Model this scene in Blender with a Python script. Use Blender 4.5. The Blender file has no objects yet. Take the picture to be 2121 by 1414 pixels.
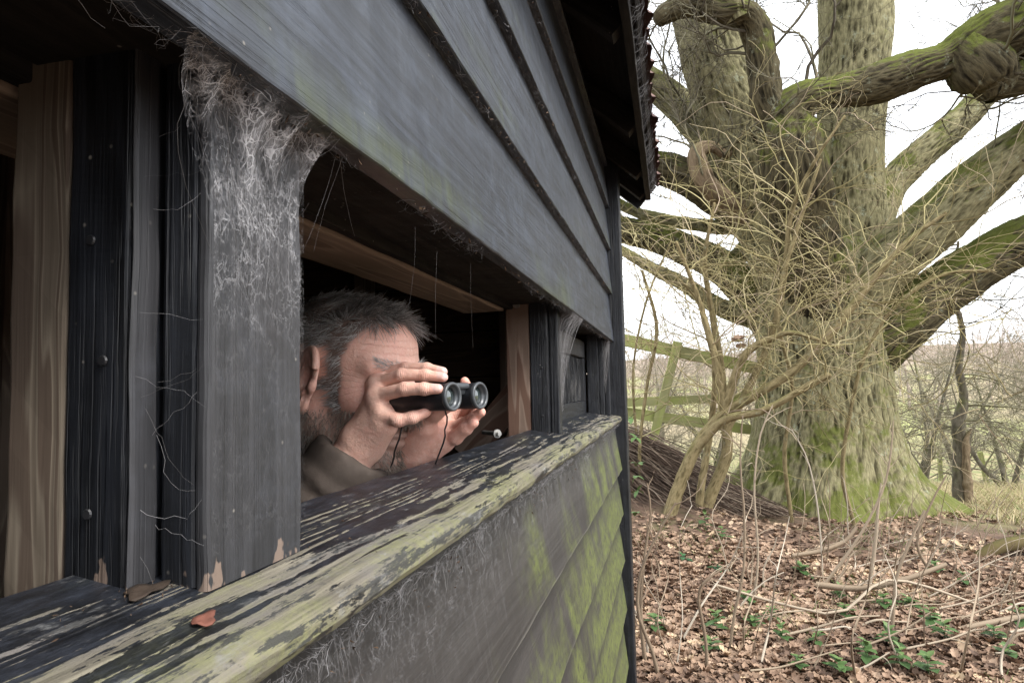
import bpy, bmesh, math, random
import numpy as np
from mathutils import Matrix, Vector

# ------------------------------------------------------------------ camera, sky, sun, exposure
scene = bpy.context.scene
COL = scene.collection
H = 1.45                                    # camera height above the ground
F, CX, CY = 1414.0, 1060.5, 707.0           # lens in photograph pixels (24 mm equivalent)
def nrm(v):
    v = np.array(v, float); return v / np.linalg.norm(v)
_Yc = nrm([1391 - CX, -(797 - CY), -F])     # direction of the hide's wall seen by the camera
_up = np.array([-0.04, 1, 0.0]); _up = nrm(_up - _Yc * _up.dot(_Yc))
CM = np.stack([np.cross(_Yc, _up), _Yc, _up])   # camera -> world rotation
CAMPOS = np.array([0, 0, H])
cam = bpy.data.cameras.new('camera'); cam.sensor_width = 36.0; cam.lens = 36.0 * F / 2121.0
cam.clip_start = 0.02; cam.clip_end = 3000
camo = bpy.data.objects.new('camera', cam); COL.objects.link(camo)
m4 = np.eye(4); m4[:3, :3] = CM; m4[:3, 3] = CAMPOS
camo.matrix_world = Matrix(m4.tolist()); scene.camera = camo

world = bpy.data.worlds.new('World'); scene.world = world; world.use_nodes = True
wt = world.node_tree; wt.nodes.clear()
SUN_EL, SUN_AZ = math.radians(48), math.radians(115)     # azimuth clockwise from +Y
sky = wt.nodes.new('ShaderNodeTexSky'); sky.sky_type = 'NISHITA'; sky.sun_disc = False
sky.sun_elevation = SUN_EL; sky.sun_rotation = SUN_AZ; sky.air_density = 1.0; sky.dust_density = 3.0
hs = wt.nodes.new('ShaderNodeHueSaturation'); hs.inputs['Saturation'].default_value = 0.16
mxw = wt.nodes.new('ShaderNodeMixRGB'); mxw.inputs[0].default_value = 0.62
mxw.inputs[2].default_value = (8.6, 8.9, 9.4, 1)             # even cloud layer
bg = wt.nodes.new('ShaderNodeBackground'); bg.inputs['Strength'].default_value = 0.12
wo = wt.nodes.new('ShaderNodeOutputWorld')
wt.links.new(sky.outputs[0], hs.inputs['Color']); wt.links.new(hs.outputs[0], mxw.inputs[1])
wt.links.new(mxw.outputs[0], bg.inputs['Color']); wt.links.new(bg.outputs[0], wo.inputs['Surface'])
sl = bpy.data.lights.new('sun', 'SUN'); sl.energy = 1.5; sl.angle = math.radians(16); sl.color = (1, 0.96, 0.9)
so = bpy.data.objects.new('sun', sl); COL.objects.link(so)
_sd = Vector((math.sin(SUN_AZ) * math.cos(SUN_EL), math.cos(SUN_AZ) * math.cos(SUN_EL), math.sin(SUN_EL)))
so.rotation_euler = _sd.to_track_quat('Z', 'Y').to_euler(); so.location = (4, 0, 6)
scene.view_settings.view_transform = 'Standard'; scene.view_settings.look = 'None'
scene.view_settings.exposure = 1.6; scene.view_settings.gamma = 1.0; scene.view_settings.use_curve_mapping = False
scene.cycles.use_denoising = True; scene.cycles.sample_clamp_indirect = 3.0
scene.cycles.max_bounces = 7; scene.cycles.diffuse_bounces = 4; scene.cycles.transparent_max_bounces = 12

# ------------------------------------------------------------------ helpers
def ray(px, py): return CM @ np.array([(px - CX) / F, -(py - CY) / F, -1.0])
def A(px, py, d): return CAMPOS + ray(px, py) * d                     # a photo point at a given distance
def onx(px, py, x):
    r = ray(px, py); return CAMPOS + r * (x / r[0])
def W(x, y, z): return np.array([x, y, z + H])                        # camera-relative height -> world
WM = {}
def link(o, parent=None, mw=None):
    COL.objects.link(o)
    mw = mw or Matrix.Identity(4)
    if parent is not None:
        o.parent = parent; o.matrix_parent_inverse = WM[parent.name].inverted()
    o.matrix_basis = mw; WM[o.name] = mw
    return o
def tag(o, label=None, cat=None, group=None, kind=None):
    if label: o['label'] = label
    if cat: o['category'] = cat
    if group: o['group'] = group
    if kind: o['kind'] = kind
    return o
def empty(name, loc):
    return link(bpy.data.objects.new(name, None), None, Matrix.Translation(Vector(loc)))
def mesh_np(name, V, faces, mat=None, smooth=True, attrs=None, sharp=None):
    """faces: (n,k) array or a list of such arrays"""
    V = np.asarray(V, np.float32)
    fl = faces if isinstance(faces, list) else [faces]
    fl = [np.asarray(f, np.int32) for f in fl if len(f)]
    me = bpy.data.meshes.new(name)
    nl = sum(f.size for f in fl); npoly = sum(len(f) for f in fl)
    me.vertices.add(len(V)); me.vertices.foreach_set('co', V.ravel())
    me.loops.add(nl); me.loops.foreach_set('vertex_index', np.concatenate([f.ravel() for f in fl]))
    me.polygons.add(npoly)
    tot = np.concatenate([np.full(len(f), f.shape[1], np.int32) for f in fl])
    me.polygons.foreach_set('loop_start', np.concatenate([[0], np.cumsum(tot)[:-1]]).astype(np.int32))
    me.polygons.foreach_set('use_smooth', np.full(npoly, smooth, bool))
    for k, a in (attrs or {}).items():
        a = np.asarray(a, np.float32)
        if a.ndim == 1:
            at = me.attributes.new(k, 'FLOAT', 'POINT'); at.data.foreach_set('value', a)
        elif a.shape[1] == 3:
            at = me.attributes.new(k, 'FLOAT_VECTOR', 'POINT'); at.data.foreach_set('vector', a.ravel())
        else:
            at = me.attributes.new(k, 'FLOAT_COLOR', 'POINT'); at.data.foreach_set('color', a.ravel())
    me.update(calc_edges=True)
    if mat: me.materials.append(mat)
    return me
def obj(name, me, parent=None, mw=None):
    return link(bpy.data.objects.new(name, me), parent, mw)

# gradient noise ------------------------------------------------------------
_rs = np.random.RandomState(7)
_perm = _rs.permutation(256); _perm = np.concatenate([_perm, _perm, _perm]).astype(np.int32)
_grad = _rs.randn(256, 3); _grad = (_grad / np.linalg.norm(_grad, axis=1)[:, None]).astype(np.float32)
def pnoise(P):
    P = np.asarray(P, np.float32); s = P.shape[:-1]; P = P.reshape(-1, 3)
    i = np.floor(P).astype(np.int32); f = P - i; i &= 255
    u = f * f * f * (f * (f * 6 - 15) + 10); r = 0
    for dx in (0, 1):
        wx = u[:, 0] if dx else 1 - u[:, 0]
        for dy in (0, 1):
            wy = u[:, 1] if dy else 1 - u[:, 1]
            for dz in (0, 1):
                wz = u[:, 2] if dz else 1 - u[:, 2]
                g = _grad[_perm[_perm[_perm[(i[:, 0] + dx) & 255] + ((i[:, 1] + dy) & 255)] + ((i[:, 2] + dz) & 255)]]
                r = r + wx * wy * wz * ((f - np.array([dx, dy, dz], np.float32)) * g).sum(1)
    return r.reshape(s)
def fbm(P, o=3):
    P = np.asarray(P, np.float32); a = 1.0; r = 0
    for k in range(o):
        r = r + a * pnoise(P * (2 ** k) + 17.3 * k); a *= 0.5
    return r

# shader graph helper ---------------------------------------------------------
class G:
    def __init__(s, name):
        s.m = bpy.data.materials.new(name); s.m.use_nodes = True
        s.t = s.m.node_tree; s.t.nodes.clear()
        s.out = s.n('ShaderNodeOutputMaterial')
        s.b = s.n('ShaderNodeBsdfPrincipled'); s.l(s.b.outputs[0], s.out.inputs['Surface'])
    def n(s, t): return s.t.nodes.new(t)
    def l(s, a, b): s.t.links.new(a, b)
    def put(s, sock, v):
        if v is None: return
        if hasattr(v, 'is_linked') or hasattr(v, 'links'): s.l(v, sock)
        elif isinstance(v, (tuple, list)) and len(v) == 3 and sock.type == 'RGBA': sock.default_value = (*v, 1)
        else: sock.default_value = v
    def coord(s, kind='Object'): return s.n('ShaderNodeTexCoord').outputs[kind]
    def attr(s, name, out='Vector'):
        a = s.n('ShaderNodeAttribute'); a.attribute_name = name; return a.outputs[out]
    def rnd(s): return s.n('ShaderNodeObjectInfo').outputs['Random']
    def math(s, op, a, b=None, c=None, clamp=False):
        n = s.n('ShaderNodeMath'); n.operation = op; n.use_clamp = clamp
        s.put(n.inputs[0], a); s.put(n.inputs[1], b)
        if c is not None: s.put(n.inputs[2], c)
        return n.outputs[0]
    def vmath(s, op, a, b):
        n = s.n('ShaderNodeVectorMath'); n.operation = op; s.put(n.inputs[0], a); s.put(n.inputs[1], b); return n.outputs[0]
    def scale(s, v, k): return s.vmath('MULTIPLY', v, k)
    def offs(s, v, amt=37.0):
        r = s.math('MULTIPLY', s.rnd(), amt)
        c = s.n('ShaderNodeCombineXYZ')
        for i in range(3): s.l(r, c.inputs[i])
        return s.vmath('ADD', v, c.outputs[0])
    def sep(s, v):
        n = s.n('ShaderNodeSeparateXYZ'); s.l(v, n.inputs[0]); return n.outputs
    def noise(s, v, scale=1, detail=3, rough=0.55, dist=0.0):
        n = s.n('ShaderNodeTexNoise'); s.put(n.inputs['Vector'], v); n.inputs['Scale'].default_value = scale
        n.inputs['Detail'].default_value = detail; n.inputs['Roughness'].default_value = rough
        n.inputs['Distortion'].default_value = dist; return n.outputs['Fac']
    def voro(s, v, scale=1, feature='F1', out='Distance'):
        n = s.n('ShaderNodeTexVoronoi'); n.feature = feature; s.put(n.inputs['Vector'], v)
        n.inputs['Scale'].default_value = scale; return n.outputs[out]
    def ramp(s, f, stops, interp='LINEAR'):
        n = s.n('ShaderNodeValToRGB'); s.put(n.inputs[0], f); e = n.color_ramp.elements; n.color_ramp.interpolation = interp
        while len(e) < len(stops): e.new(0.5)
        for k, (p, c) in enumerate(stops):
            e[k].position = p; e[k].color = (c, c, c, 1) if isinstance(c, (int, float)) else (*c, 1)
        return n.outputs[0]
    def step(s, f, a, b):                        # smooth 0..1 between a and b
        n = s.n('ShaderNodeMapRange'); n.interpolation_type = 'SMOOTHSTEP'; s.put(n.inputs[0], f)
        n.inputs[1].default_value = a; n.inputs[2].default_value = b; return n.outputs[0]
    def mix(s, f, a, b, mode='MIX'):
        n = s.n('ShaderNodeMixRGB'); n.blend_type = mode; s.put(n.inputs[0], f); s.put(n.inputs[1], a); s.put(n.inputs[2], b)
        return n.outputs[0]
    def bump(s, h, dist=0.002, strength=1.0, prev=None):
        n = s.n('ShaderNodeBump'); n.inputs['Strength'].default_value = strength; n.inputs['Distance'].default_value = dist
        s.put(n.inputs['Height'], h)
        if prev: s.l(prev, n.inputs['Normal'])
        return n.outputs[0]
    def done(s, col=None, rough=None, normal=None, spec=None, **kw):
        s.put(s.b.inputs['Base Color'], col); s.put(s.b.inputs['Roughness'], rough); s.put(s.b.inputs['Normal'], normal)
        s.put(s.b.inputs['Specular IOR Level'], spec)
        for k, v in kw.items(): s.put(s.b.inputs[k], v)
        return s.m

# geometry helpers ------------------------------------------------------------
def bevel_poly(pts, r):
    """cut the corners of a 2-D polygon (two-step rounding)"""
    if r <= 0: return [tuple(p) for p in pts]
    out = []; n = len(pts)
    for i in range(n):
        p = np.array(pts[i], float); a = np.array(pts[i - 1], float); b = np.array(pts[(i + 1) % n], float)
        da = a - p; db = b - p; la = np.linalg.norm(da); lb = np.linalg.norm(db)
        ra = min(r, la * .45) / la; rb = min(r, lb * .45) / lb
        q0 = p + da * ra; q1 = p + db * rb; mid = p * .42 + (q0 + q1) * .29
        out += [tuple(q0), tuple(mid), tuple(q1)]
    return out
def extrude(name, prof, L, mat, nseg=24, bev=0.002, wob=0.0008, wfreq=9.0, seed=0.0, warp=None, rag=0.0):
    """prism along local X from a (y,z) profile, edges slightly uneven, end caps closed"""
    pr = np.array(bevel_poly(prof, bev), float); k = len(pr)
    xs = np.linspace(-L / 2, L / 2, nseg + 1)
    V = np.zeros((nseg + 1, k, 3)); V[:, :, 0] = xs[:, None]; V[:, :, 1] = pr[None, :, 0]; V[:, :, 2] = pr[None, :, 1]
    if wob:
        Q = V * np.array([wfreq, wfreq * 2, wfreq * 2]) + seed
        V[:, :, 1] += wob * fbm(Q, 3) * 2; V[:, :, 2] += wob * fbm(Q + 51, 3) * 2
    if rag:
        for e, sg in ((0, -1), (nseg, 1)): V[e, :, 0] += rag * pnoise(V[e] * 40 + seed)
    if warp is not None: V = warp(V)
    V = V.reshape(-1, 3)
    i = np.arange(nseg)[:, None] * k; j = np.arange(k)[None, :]; j2 = (j + 1) % k
    q = np.stack([i + j, i + j2, i + k + j2, i + k + j], -1).reshape(-1, 4)
    caps = [np.array([np.arange(k)[::-1]]), np.array([np.arange(k) + nseg * k])]
    me = mesh_np(name, V, [q[:, ::-1]] + [c[:, ::-1] for c in caps], mat, smooth=False)
    return me
def frame(o, lx, ly):
    lx = nrm(lx); ly = np.array(ly, float); ly = nrm(ly - lx * ly.dot(lx)); lz = np.cross(lx, ly)
    m = np.eye(4); m[:3, 0] = lx; m[:3, 1] = ly; m[:3, 2] = lz; m[:3, 3] = o
    return Matrix(m.tolist())
def rect(y0, y1, z0, z1): return [(y0, z0), (y1, z0), (y1, z1), (y0, z1)]
_seed = [0.0]
def timber(name, parent, mat, a, b, ly, w, t, bev=0.002, wob=0.0008, nseg=None, prof=None, warp=None, wfreq=9.0, rag=0.0):
    """a straight timber from a to b; ly = direction of its width w, t = thickness"""
    a = np.array(a, float); b = np.array(b, float); L = np.linalg.norm(b - a); _seed[0] += 7.31
    me = extrude(name, prof or rect(-w / 2, w / 2, -t / 2, t / 2), L, mat, nseg or max(6, int(L / .03)), bev, wob, wfreq, _seed[0], warp, rag)
    return obj(name, me, parent, frame((a + b) / 2, b - a, ly))
def tubes(P, R, sides=4, ref=(0.31, 0.17, 0.93)):
    """P (B,n,3) polylines, R (B,n) radii -> verts, quads (all tubes at once)"""
    P = np.asarray(P, float); R = np.asarray(R, float); B, n, _ = P.shape
    T = np.gradient(P, axis=1); T /= np.linalg.norm(T, axis=2)[..., None] + 1e-9
    ref = np.array(ref); u = np.cross(T, ref); u /= np.linalg.norm(u, axis=2)[..., None] + 1e-9
    v = np.cross(T, u)
    th = np.arange(sides) * 2 * np.pi / sides
    V = P[:, :, None, :] + R[:, :, None, None] * (np.cos(th)[None, None, :, None] * u[:, :, None, :] + np.sin(th)[None, None, :, None] * v[:, :, None, :])
    b = np.arange(B)[:, None, None] * n * sides; i = np.arange(n - 1)[None, :, None] * sides; j = np.arange(sides)[None, None, :]; j2 = (j + 1) % sides
    q = np.stack([b + i + j, b + i + j2, b + i + sides + j2, b + i + sides + j], -1).reshape(-1, 4)
    return V.reshape(-1, 3), q[:, ::-1]
class Batch:
    """collects thin polylines (resampled to n points) into one mesh"""
    def __init__(s, n=6, sides=4): s.n = n; s.sides = sides; s.P = []; s.R = []; s.c = []
    def add(s, pts, r0, r1, c=0.5):
        pts = np.asarray(pts, float); m = len(pts)
        if m != s.n:
            t = np.linspace(0, m - 1, s.n); k = np.minimum(t.astype(int), m - 2); f = (t - k)[:, None]
            pts = pts[k] * (1 - f) + pts[k + 1] * f
        s.P.append(pts); s.R.append(np.linspace(r0, r1, s.n)); s.c.append(c)
    def build(s, name, mat, parent=None, origin=(0, 0, 0)):
        V, q = tubes(np.array(s.P), np.array(s.R), s.sides)
        o = np.array(origin, float)
        me = mesh_np(name, V - o, q, mat, True, {'tint': np.repeat(np.array(s.c, float), s.n * s.sides)})
        return obj(name, me, parent, Matrix.Translation(Vector(o)))
# ------------------------------------------------------------------ timber materials
def rings(g, p, s=(1.0, 9.0, 9.0), freq=13.0, dist=0.35):
    """flat-sawn grain: contour lines of a stretched noise field"""
    n = g.noise(g.scale(p, s), 1.0, 2, 0.5, dist)
    return g.math('SINE', g.math('MULTIPLY', n, freq * 6.28))
def mat_black(name, lo=(.018, .019, .022), hi=(.06, .062, .068), rough=.42, dust=.5, algae=0.0, dustcol=(.16, .165, .18), brown=0.0, spec=.5, freq=11.0, bare=0.0, grain=1.0):
    g = G(name); p = g.offs(g.coord()); co = g.sep(g.coord())
    fine = g.noise(g.scale(p, (5, 230, 230)), 1.0, 4, .65)
    med = g.noise(g.scale(p, (2.5, 60, 60)), 1.0, 4, .6, .2)
    rg = rings(g, p, (.8, 10, 10), freq)
    big = g.noise(g.scale(p, (2.2, 7, 7)), 1.0, 4, .6)
    t = g.math('ADD', g.math('MULTIPLY', fine, .45), g.math('ADD', g.math('MULTIPLY', rg, .07), g.math('ADD', g.math('MULTIPLY', med, .30), g.math('MULTIPLY', big, .25))))
    col = g.mix(g.step(t, .34, .70), tuple(v * .7 for v in lo), tuple(v * 1.1 for v in hi))
    lines = g.math('MULTIPLY', g.step(g.noise(g.scale(p, (4, 330, 330)), 1.0, 3, .6), .47, .36), g.step(big, .35, .6)); col = g.mix(g.math('MULTIPLY', lines, .38), col, tuple(v * .35 for v in lo))
    ringl = g.math('MULTIPLY', g.step(rg, .55, .95), g.step(g.noise(g.scale(p, (1.4, 5, 5)), 1, 2), .48, .62)); col = g.mix(g.math('MULTIPLY', ringl, .35), col, tuple(v * .5 for v in lo))
    if brown: col = g.mix(g.math('MULTIPLY', g.step(g.noise(g.scale(p, (3, 7, 7)), 1, 3), .42, .7), brown), col, (hi[0] * 1.1, hi[1] * .86, hi[2] * .68))
    # settled dust and old web film: blotches, and thin streaks that run down
    d1 = g.step(g.noise(p, 16.0, 8, .80), .47, .66); d2 = g.step(g.noise(g.scale(p, (95, 9, 9)), 1.0, 4, .7), .52, .80)
    d = g.math('MULTIPLY', g.math('ADD', g.math('MULTIPLY', d1, .75), g.math('MULTIPLY', d2, .45)), dust, clamp=True)
    col = g.mix(d, col, dustcol)
    sp = g.step(g.voro(p, 75.0), .12, .04)
    sp = g.math('MULTIPLY', sp, g.step(g.noise(p, 13.0, 2), .48, .62))
    col = g.mix(g.math('MULTIPLY', sp, .65), col, (.24, .22, .19))
    crack = g.math('MULTIPLY', g.step(g.noise(g.scale(p, (3.0, 120, 120)), 1.0, 2, .4), .34, .27), g.step(g.noise(g.scale(p, (2, 10, 10)), 1, 2), .5, .6))
    col = g.mix(g.math('MULTIPLY', crack, .8), col, (.006, .006, .006))
    if algae:
        a = g.noise(g.vmath('ADD', g.scale(p, (2.6, 6, 6)), (3.1, 0, 0)), 1.0, 4, .62)
        a = g.math('MULTIPLY', g.step(a, .50, .66), algae)
        a = g.math('MULTIPLY', a, g.step(g.noise(g.scale(p, (60, 6, 6)), 1.0, 3, .6), .30, .62))
        a = g.math('MULTIPLY', a, g.step(co[1], .10, .0))
        col = g.mix(a, col, g.mix(g.noise(p, 25, 3), (.06, .085, .015), (.15, .18, .045)))
    if bare:
        b = g.math('ADD', g.noise(g.scale(g.coord(), (14, 30, 30)), 1.0, 4, .6), g.math('MULTIPLY', g.step(co[0], -.100, -.152), .15))
        b = g.math('MULTIPLY', g.step(b, .70, .72), g.step(co[0], -.09, -.12)); col = g.mix(g.math('MULTIPLY', b, bare), col, (.20, .145, .112))
    h = g.math('ADD', g.math('MULTIPLY', fine, .5), g.math('ADD', g.math('MULTIPLY', rg, .08), g.math('MULTIPLY', med, .5)))
    h = g.math('SUBTRACT', h, g.math('MULTIPLY', crack, .6))
    h = g.math('SUBTRACT', h, g.math('MULTIPLY', lines, .5)); nb = g.bump(h, .0013 * grain, .8); nb = g.bump(big, .004, .25, nb)
    r = g.math('ADD', rough, g.math('MULTIPLY', g.noise(p, 30, 3), .22))
    return g.done(col, r, nb, spec)
M = {}
M['upper'] = mat_black('black_stained_upper_board', (.0115, .0145, .0215), (.028, .0345, .048), .33, .50, .28, (.057, .070, .096), brown=.08, spec=.55)
M['post'] = mat_black('black_painted_post', (.003, .0035, .0048), (.011, .0125, .0165), .36, .14, 0, (.045, .05, .06), freq=16, grain=1.6, spec=.4)
M['postbare'] = mat_black('flaking_black_post', (.003, .0035, .0048), (.011, .0125, .0165), .36, .14, 0, (.045, .05, .06), freq=16, bare=.6, grain=1.6, spec=.4)
M['postface'] = mat_black('dusty_post_face', (.0145, .0150, .0175), (.029, .029, .032), .48, .38, 0, (.047, .050, .060), brown=.25, bare=.75)
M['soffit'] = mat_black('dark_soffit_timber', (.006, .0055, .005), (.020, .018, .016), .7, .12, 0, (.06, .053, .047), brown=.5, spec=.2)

def mat_lower():
    g = G('brown_black_lower_board'); p = g.offs(g.coord()); w = g.coord()
    gl = g.n('ShaderNodeNewGeometry').outputs['Position']
    fine = g.noise(g.scale(p, (7, 220, 220)), 1.0, 4, .65); rg = rings(g, p, (1.0, 11, 11), 9); med = g.noise(g.scale(p, (3, 50, 50)), 1.0, 4, .6)
    big = g.noise(g.scale(p, (2, 6, 6)), 1.0, 3)
    t = g.math('ADD', g.math('MULTIPLY', fine, .45), g.math('ADD', g.math('MULTIPLY', rg, .06), g.math('ADD', g.math('MULTIPLY', big, .25), g.math('MULTIPLY', med, .3))))
    col = g.mix(g.step(t, .32, .72), (.022, .020, .0195), (.050, .046, .044))
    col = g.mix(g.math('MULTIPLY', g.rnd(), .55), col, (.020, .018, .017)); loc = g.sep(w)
    col = g.mix(g.math('MULTIPLY', g.step(loc[1], .10, .155), .85), col, (.007, .0065, .0065)); col = g.mix(g.math('MULTIPLY', g.step(loc[1], .0045, .001), .55), col, (.13, .125, .11))  # shade below each lap painted as a dark upper band; pale worn foot edge
    s = g.sep(gl)
    shear = g.n('ShaderNodeCombineXYZ')                     # growth runs in drips, leaning a little
    g.l(g.math('ADD', g.math('MULTIPLY', s[1], 5.0), g.math('MULTIPLY', s[2], 1.6)), shear.inputs[0]); g.l(g.math('MULTIPLY', s[2], 2.6), shear.inputs[1])
    a = g.noise(g.offs(shear.outputs[0], 9.0), 1.0, 5, .62, .5)
    bias = g.math('ADD', g.math('MULTIPLY', g.step(s[1], .45, 2.2), .22), g.math('MULTIPLY', g.step(s[2], 1.25, .8), .12))
    a = g.step(g.math('ADD', a, bias), .56, .78)
    a = g.math('MULTIPLY', a, g.step(g.noise(g.scale(p, (9, 30, 30)), 1.0, 4, .7), .16, .55))
    a = g.math('MULTIPLY', a, g.step(g.noise(p, 60, 6, .78), .33, .56))
    a = g.math('MULTIPLY', a, g.step(loc[1], .165, .07))
    col = g.mix(g.math('MULTIPLY', a, .92), col, g.mix(g.noise(p, 22, 7, .78), (.040, .054, .012), (.155, .18, .048)))
    st = g.noise(g.scale(p, (150, 7, 7)), 1.0, 4, .7)
    st = g.math('MULTIPLY', g.step(st, .58, .74), g.step(s[2], 1.0, 1.32))
    col = g.mix(g.math('MULTIPLY', st, .35), col, (.15, .147, .15))
    nb = g.bump(g.math('ADD', g.math('MULTIPLY', fine, .6), g.math('ADD', g.math('MULTIPLY', rg, .08), g.math('MULTIPLY', med, .5))), .0013, .7)
    nb = g.bump(g.noise(g.scale(p, (1.5, 4, 4)), 1, 2), .012, .3, nb)
    return g.done(col, g.math('ADD', .48, g.math('MULTIPLY', big, .2)), nb, .4)
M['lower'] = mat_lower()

def mat_sill():
    g = G('flaking_painted_sill'); p = g.coord(); s = g.sep(p)
    yy = s[1]                                               # 0 at the nosing .. 0.14 at the back
    q = g.vmath('ADD', p, (4.2, 1.1, 0))
    rg = rings(g, q, (.55, 17.0, 6), 13.0, .35)                # weathered growth rings
    rg2 = g.noise(g.scale(q, (2.2, 120, 60)), 1.0, 4, .65, .25)
    fine = g.noise(g.scale(p, (6, 260, 260)), 1.0, 3, .6)
    blot = g.noise(g.scale(p, (7, 30, 30)), 1.0, 6, .68, .4)
    wear = g.math('ADD', g.math('MULTIPLY', rg, .11), g.math('ADD', g.math('MULTIPLY', blot, .85), g.math('MULTIPLY', rg2, .62)))
    wear = g.math('ADD', wear, g.math('MULTIPLY', g.step(yy, .075, .0), .22))
    wear = g.math('SUBTRACT', wear, g.math('ADD', .03, g.math('MULTIPLY', g.step(yy, .095, .122), .25)))
    wear = g.math('ADD', wear, g.math('MULTIPLY', g.math('SUBTRACT', g.noise(g.scale(p, (45, 150, 150)), 1.0, 6, .75), .5), .42))
    wm = g.step(wear, .80, .825)
    paint = g.mix(g.step(g.noise(g.scale(p, (24, 60, 60)), 1, 5, .75), .35, .75), (.004, .0045, .006), (.022, .025, .033))
    wood = g.mix(g.step(fine, .3, .7), (.065, .057, .043), (.19, .17, .128))
    wood = g.mix(g.step(g.noise(g.scale(p, (5, 20, 20)), 1.0, 4), .46, .66), wood, (.115, .104, .095))
    col = g.mix(wm, paint, wood)
    li = g.noise(g.vmath('ADD', g.scale(p, (4.5, 15, 15)), (0, 3, 9)), 1.0, 6, .72)
    lb = g.math('ADD', li, g.math('MULTIPLY', g.step(yy, .060, .004), .15))
    lm = g.math('MULTIPLY', g.math('MULTIPLY', g.step(lb, .52, .72), g.step(g.noise(p, 110, 6, .8), .30, .60)), g.math('ADD', .10, g.math('MULTIPLY', wm, .60)))
    lcol = g.mix(g.noise(p, 40, 5, .75), (.075, .085, .030), (.235, .232, .105))
    col = g.mix(lm, col, lcol)
    blk = g.math('MULTIPLY', g.step(g.math('ADD', g.math('MULTIPLY', g.noise(g.scale(p, (11, 46, 46)), 1.0, 7, .80), .62), g.math('MULTIPLY', g.noise(g.scale(p, (3.0, 150, 150)), 1.0, 4, .6), .38)), .525, .565), .88); col = g.mix(g.math('MULTIPLY', blk, wm), col, (.02, .021, .022))
    gr = g.step(g.noise(g.scale(p, (16, 50, 50)), 1.0, 5, .75), .56, .70)
    col = g.mix(g.math('MULTIPLY', gr, .5), col, (.20, .20, .195))
    h = g.math('SUBTRACT', g.math('MULTIPLY', fine, .3), g.math('MULTIPLY', wm, .6))
    h = g.math('ADD', h, g.math('ADD', g.math('MULTIPLY', rg, .1), g.math('MULTIPLY', rg2, .5)))
    nb = g.bump(h, .0018, .9); nb = g.bump(blot, .004, .35, nb)
    nb = g.bump(g.noise(p, 260, 5, .8), .0012, .6, nb); r = g.mix(wm, (.36, .36, .36), (.80, .80, .80))
    return g.done(col, r, nb, .4)
M['sill'] = mat_sill()

def mat_raw(name, lo, hi, dark, freq=12, stain=.3):
    g = G(name); p = g.offs(g.coord()); rg = rings(g, p, (.7, 9, 16), freq, .3)
    fine = g.noise(g.scale(p, (5, 150, 150)), 1, 3, .6)
    col = g.mix(g.step(g.math('ADD', g.math('MULTIPLY', rg, .35), fine), .25, .9), lo, hi)
    col = g.mix(g.math('MULTIPLY', g.step(rg, .15, .7), .85), col, dark)
    st = g.step(g.noise(g.scale(p, (3, 12, 12)), 1, 4), .54, .7)
    col = g.mix(g.math('MULTIPLY', st, stain), col, dark)
    return g.done(col, .75, g.bump(g.math('ADD', fine, g.math('MULTIPLY', rg, .15)), .001, .6), .25)
M['raw'] = mat_raw('bare_pine', (.098, .078, .058), (.185, .155, .118), (.056, .038, .028), 30)
M['rawbeam'] = mat_raw('bare_beam', (.20, .152, .115), (.33, .265, .205), (.13, .092, .07), 7)
M['rawred'] = mat_raw('stained_bare_stud', (.16, .112, .085), (.28, .205, .16), (.095, .048, .032), 8, .6)
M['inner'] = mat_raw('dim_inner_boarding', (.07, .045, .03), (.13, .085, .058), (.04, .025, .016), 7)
def mat_simple(name, c, rough=.5, metal=0.0, spec=.5, noise=0.0, nscale=40):
    g = G(name); col = c
    if noise:
        n = g.noise(g.offs(g.coord()), nscale, 4, .6); col = g.mix(g.step(n, .3, .7), tuple(x * (1 - noise) for x in c), tuple(min(1, x * (1 + noise)) for x in c))
    return g.done(col, rough, None, spec, Metallic=metal)
M['steel'] = mat_simple('dull_zinc', (.35, .34, .32), .45, .9, noise=.3)
M['nail'] = mat_simple('black_nail_head', (.02, .02, .022), .4, .3, noise=.3)

# ------------------------------------------------------------------ the hide
Y0, Y1 = -1.3, 2.60
hide = empty('bird_hide', W(-.24, (Y0 + Y1) / 2, -H))
tag(hide, 'black weatherboarded timber bird hide with a long open viewing slot', 'bird hide')
yax = np.array([0, 1.0, 0]); zax = np.array([0, 0, 1.0])

def board_warp(seed, amp, edge=0.0):
    def f(V):
        x = V[:, :, 0]; q = np.stack([x * 1.3 + seed, x * 0 + seed * .7, x * 0], -1)
        lowness = np.clip(.5 - V[:, :, 1] / .22, 0, 1)
        V[:, :, 2] += amp * fbm(q, 2) * lowness
        V[:, :, 1] += edge * fbm(q * 4 + 9, 3)
        return V
    return f
bz = [.169, .35, .52, .683, .845, 1.00]
for k in range(5):
    z0 = bz[k]; h = bz[k + 1] - z0 + .028
    if k == 4: h = .10
    # local y up, local z outwards; wedge section, thick at the foot
    prof = [(0, -.021), (0, 0), (h, -.0185), (h, -.030)]
    cy = (Y0 + Y1) / 2
    me = extrude('cladding_board', prof, Y1 - Y0, M['upper'], 130, .0022, .0007, 40, k * 11.7, board_warp(k * 3.3, .003, .0006))
    obj('cladding_board', me, hide, frame(W(-.206, cy, z0), yax, zax))
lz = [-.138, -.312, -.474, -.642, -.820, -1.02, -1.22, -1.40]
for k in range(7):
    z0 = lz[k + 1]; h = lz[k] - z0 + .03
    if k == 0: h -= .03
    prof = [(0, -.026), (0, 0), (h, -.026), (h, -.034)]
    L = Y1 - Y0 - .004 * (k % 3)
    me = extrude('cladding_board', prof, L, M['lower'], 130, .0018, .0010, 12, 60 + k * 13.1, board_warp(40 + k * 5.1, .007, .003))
    obj('cladding_board', me, hide, frame(W(-.192, Y0 + L / 2, z0), yax, zax))
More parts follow.
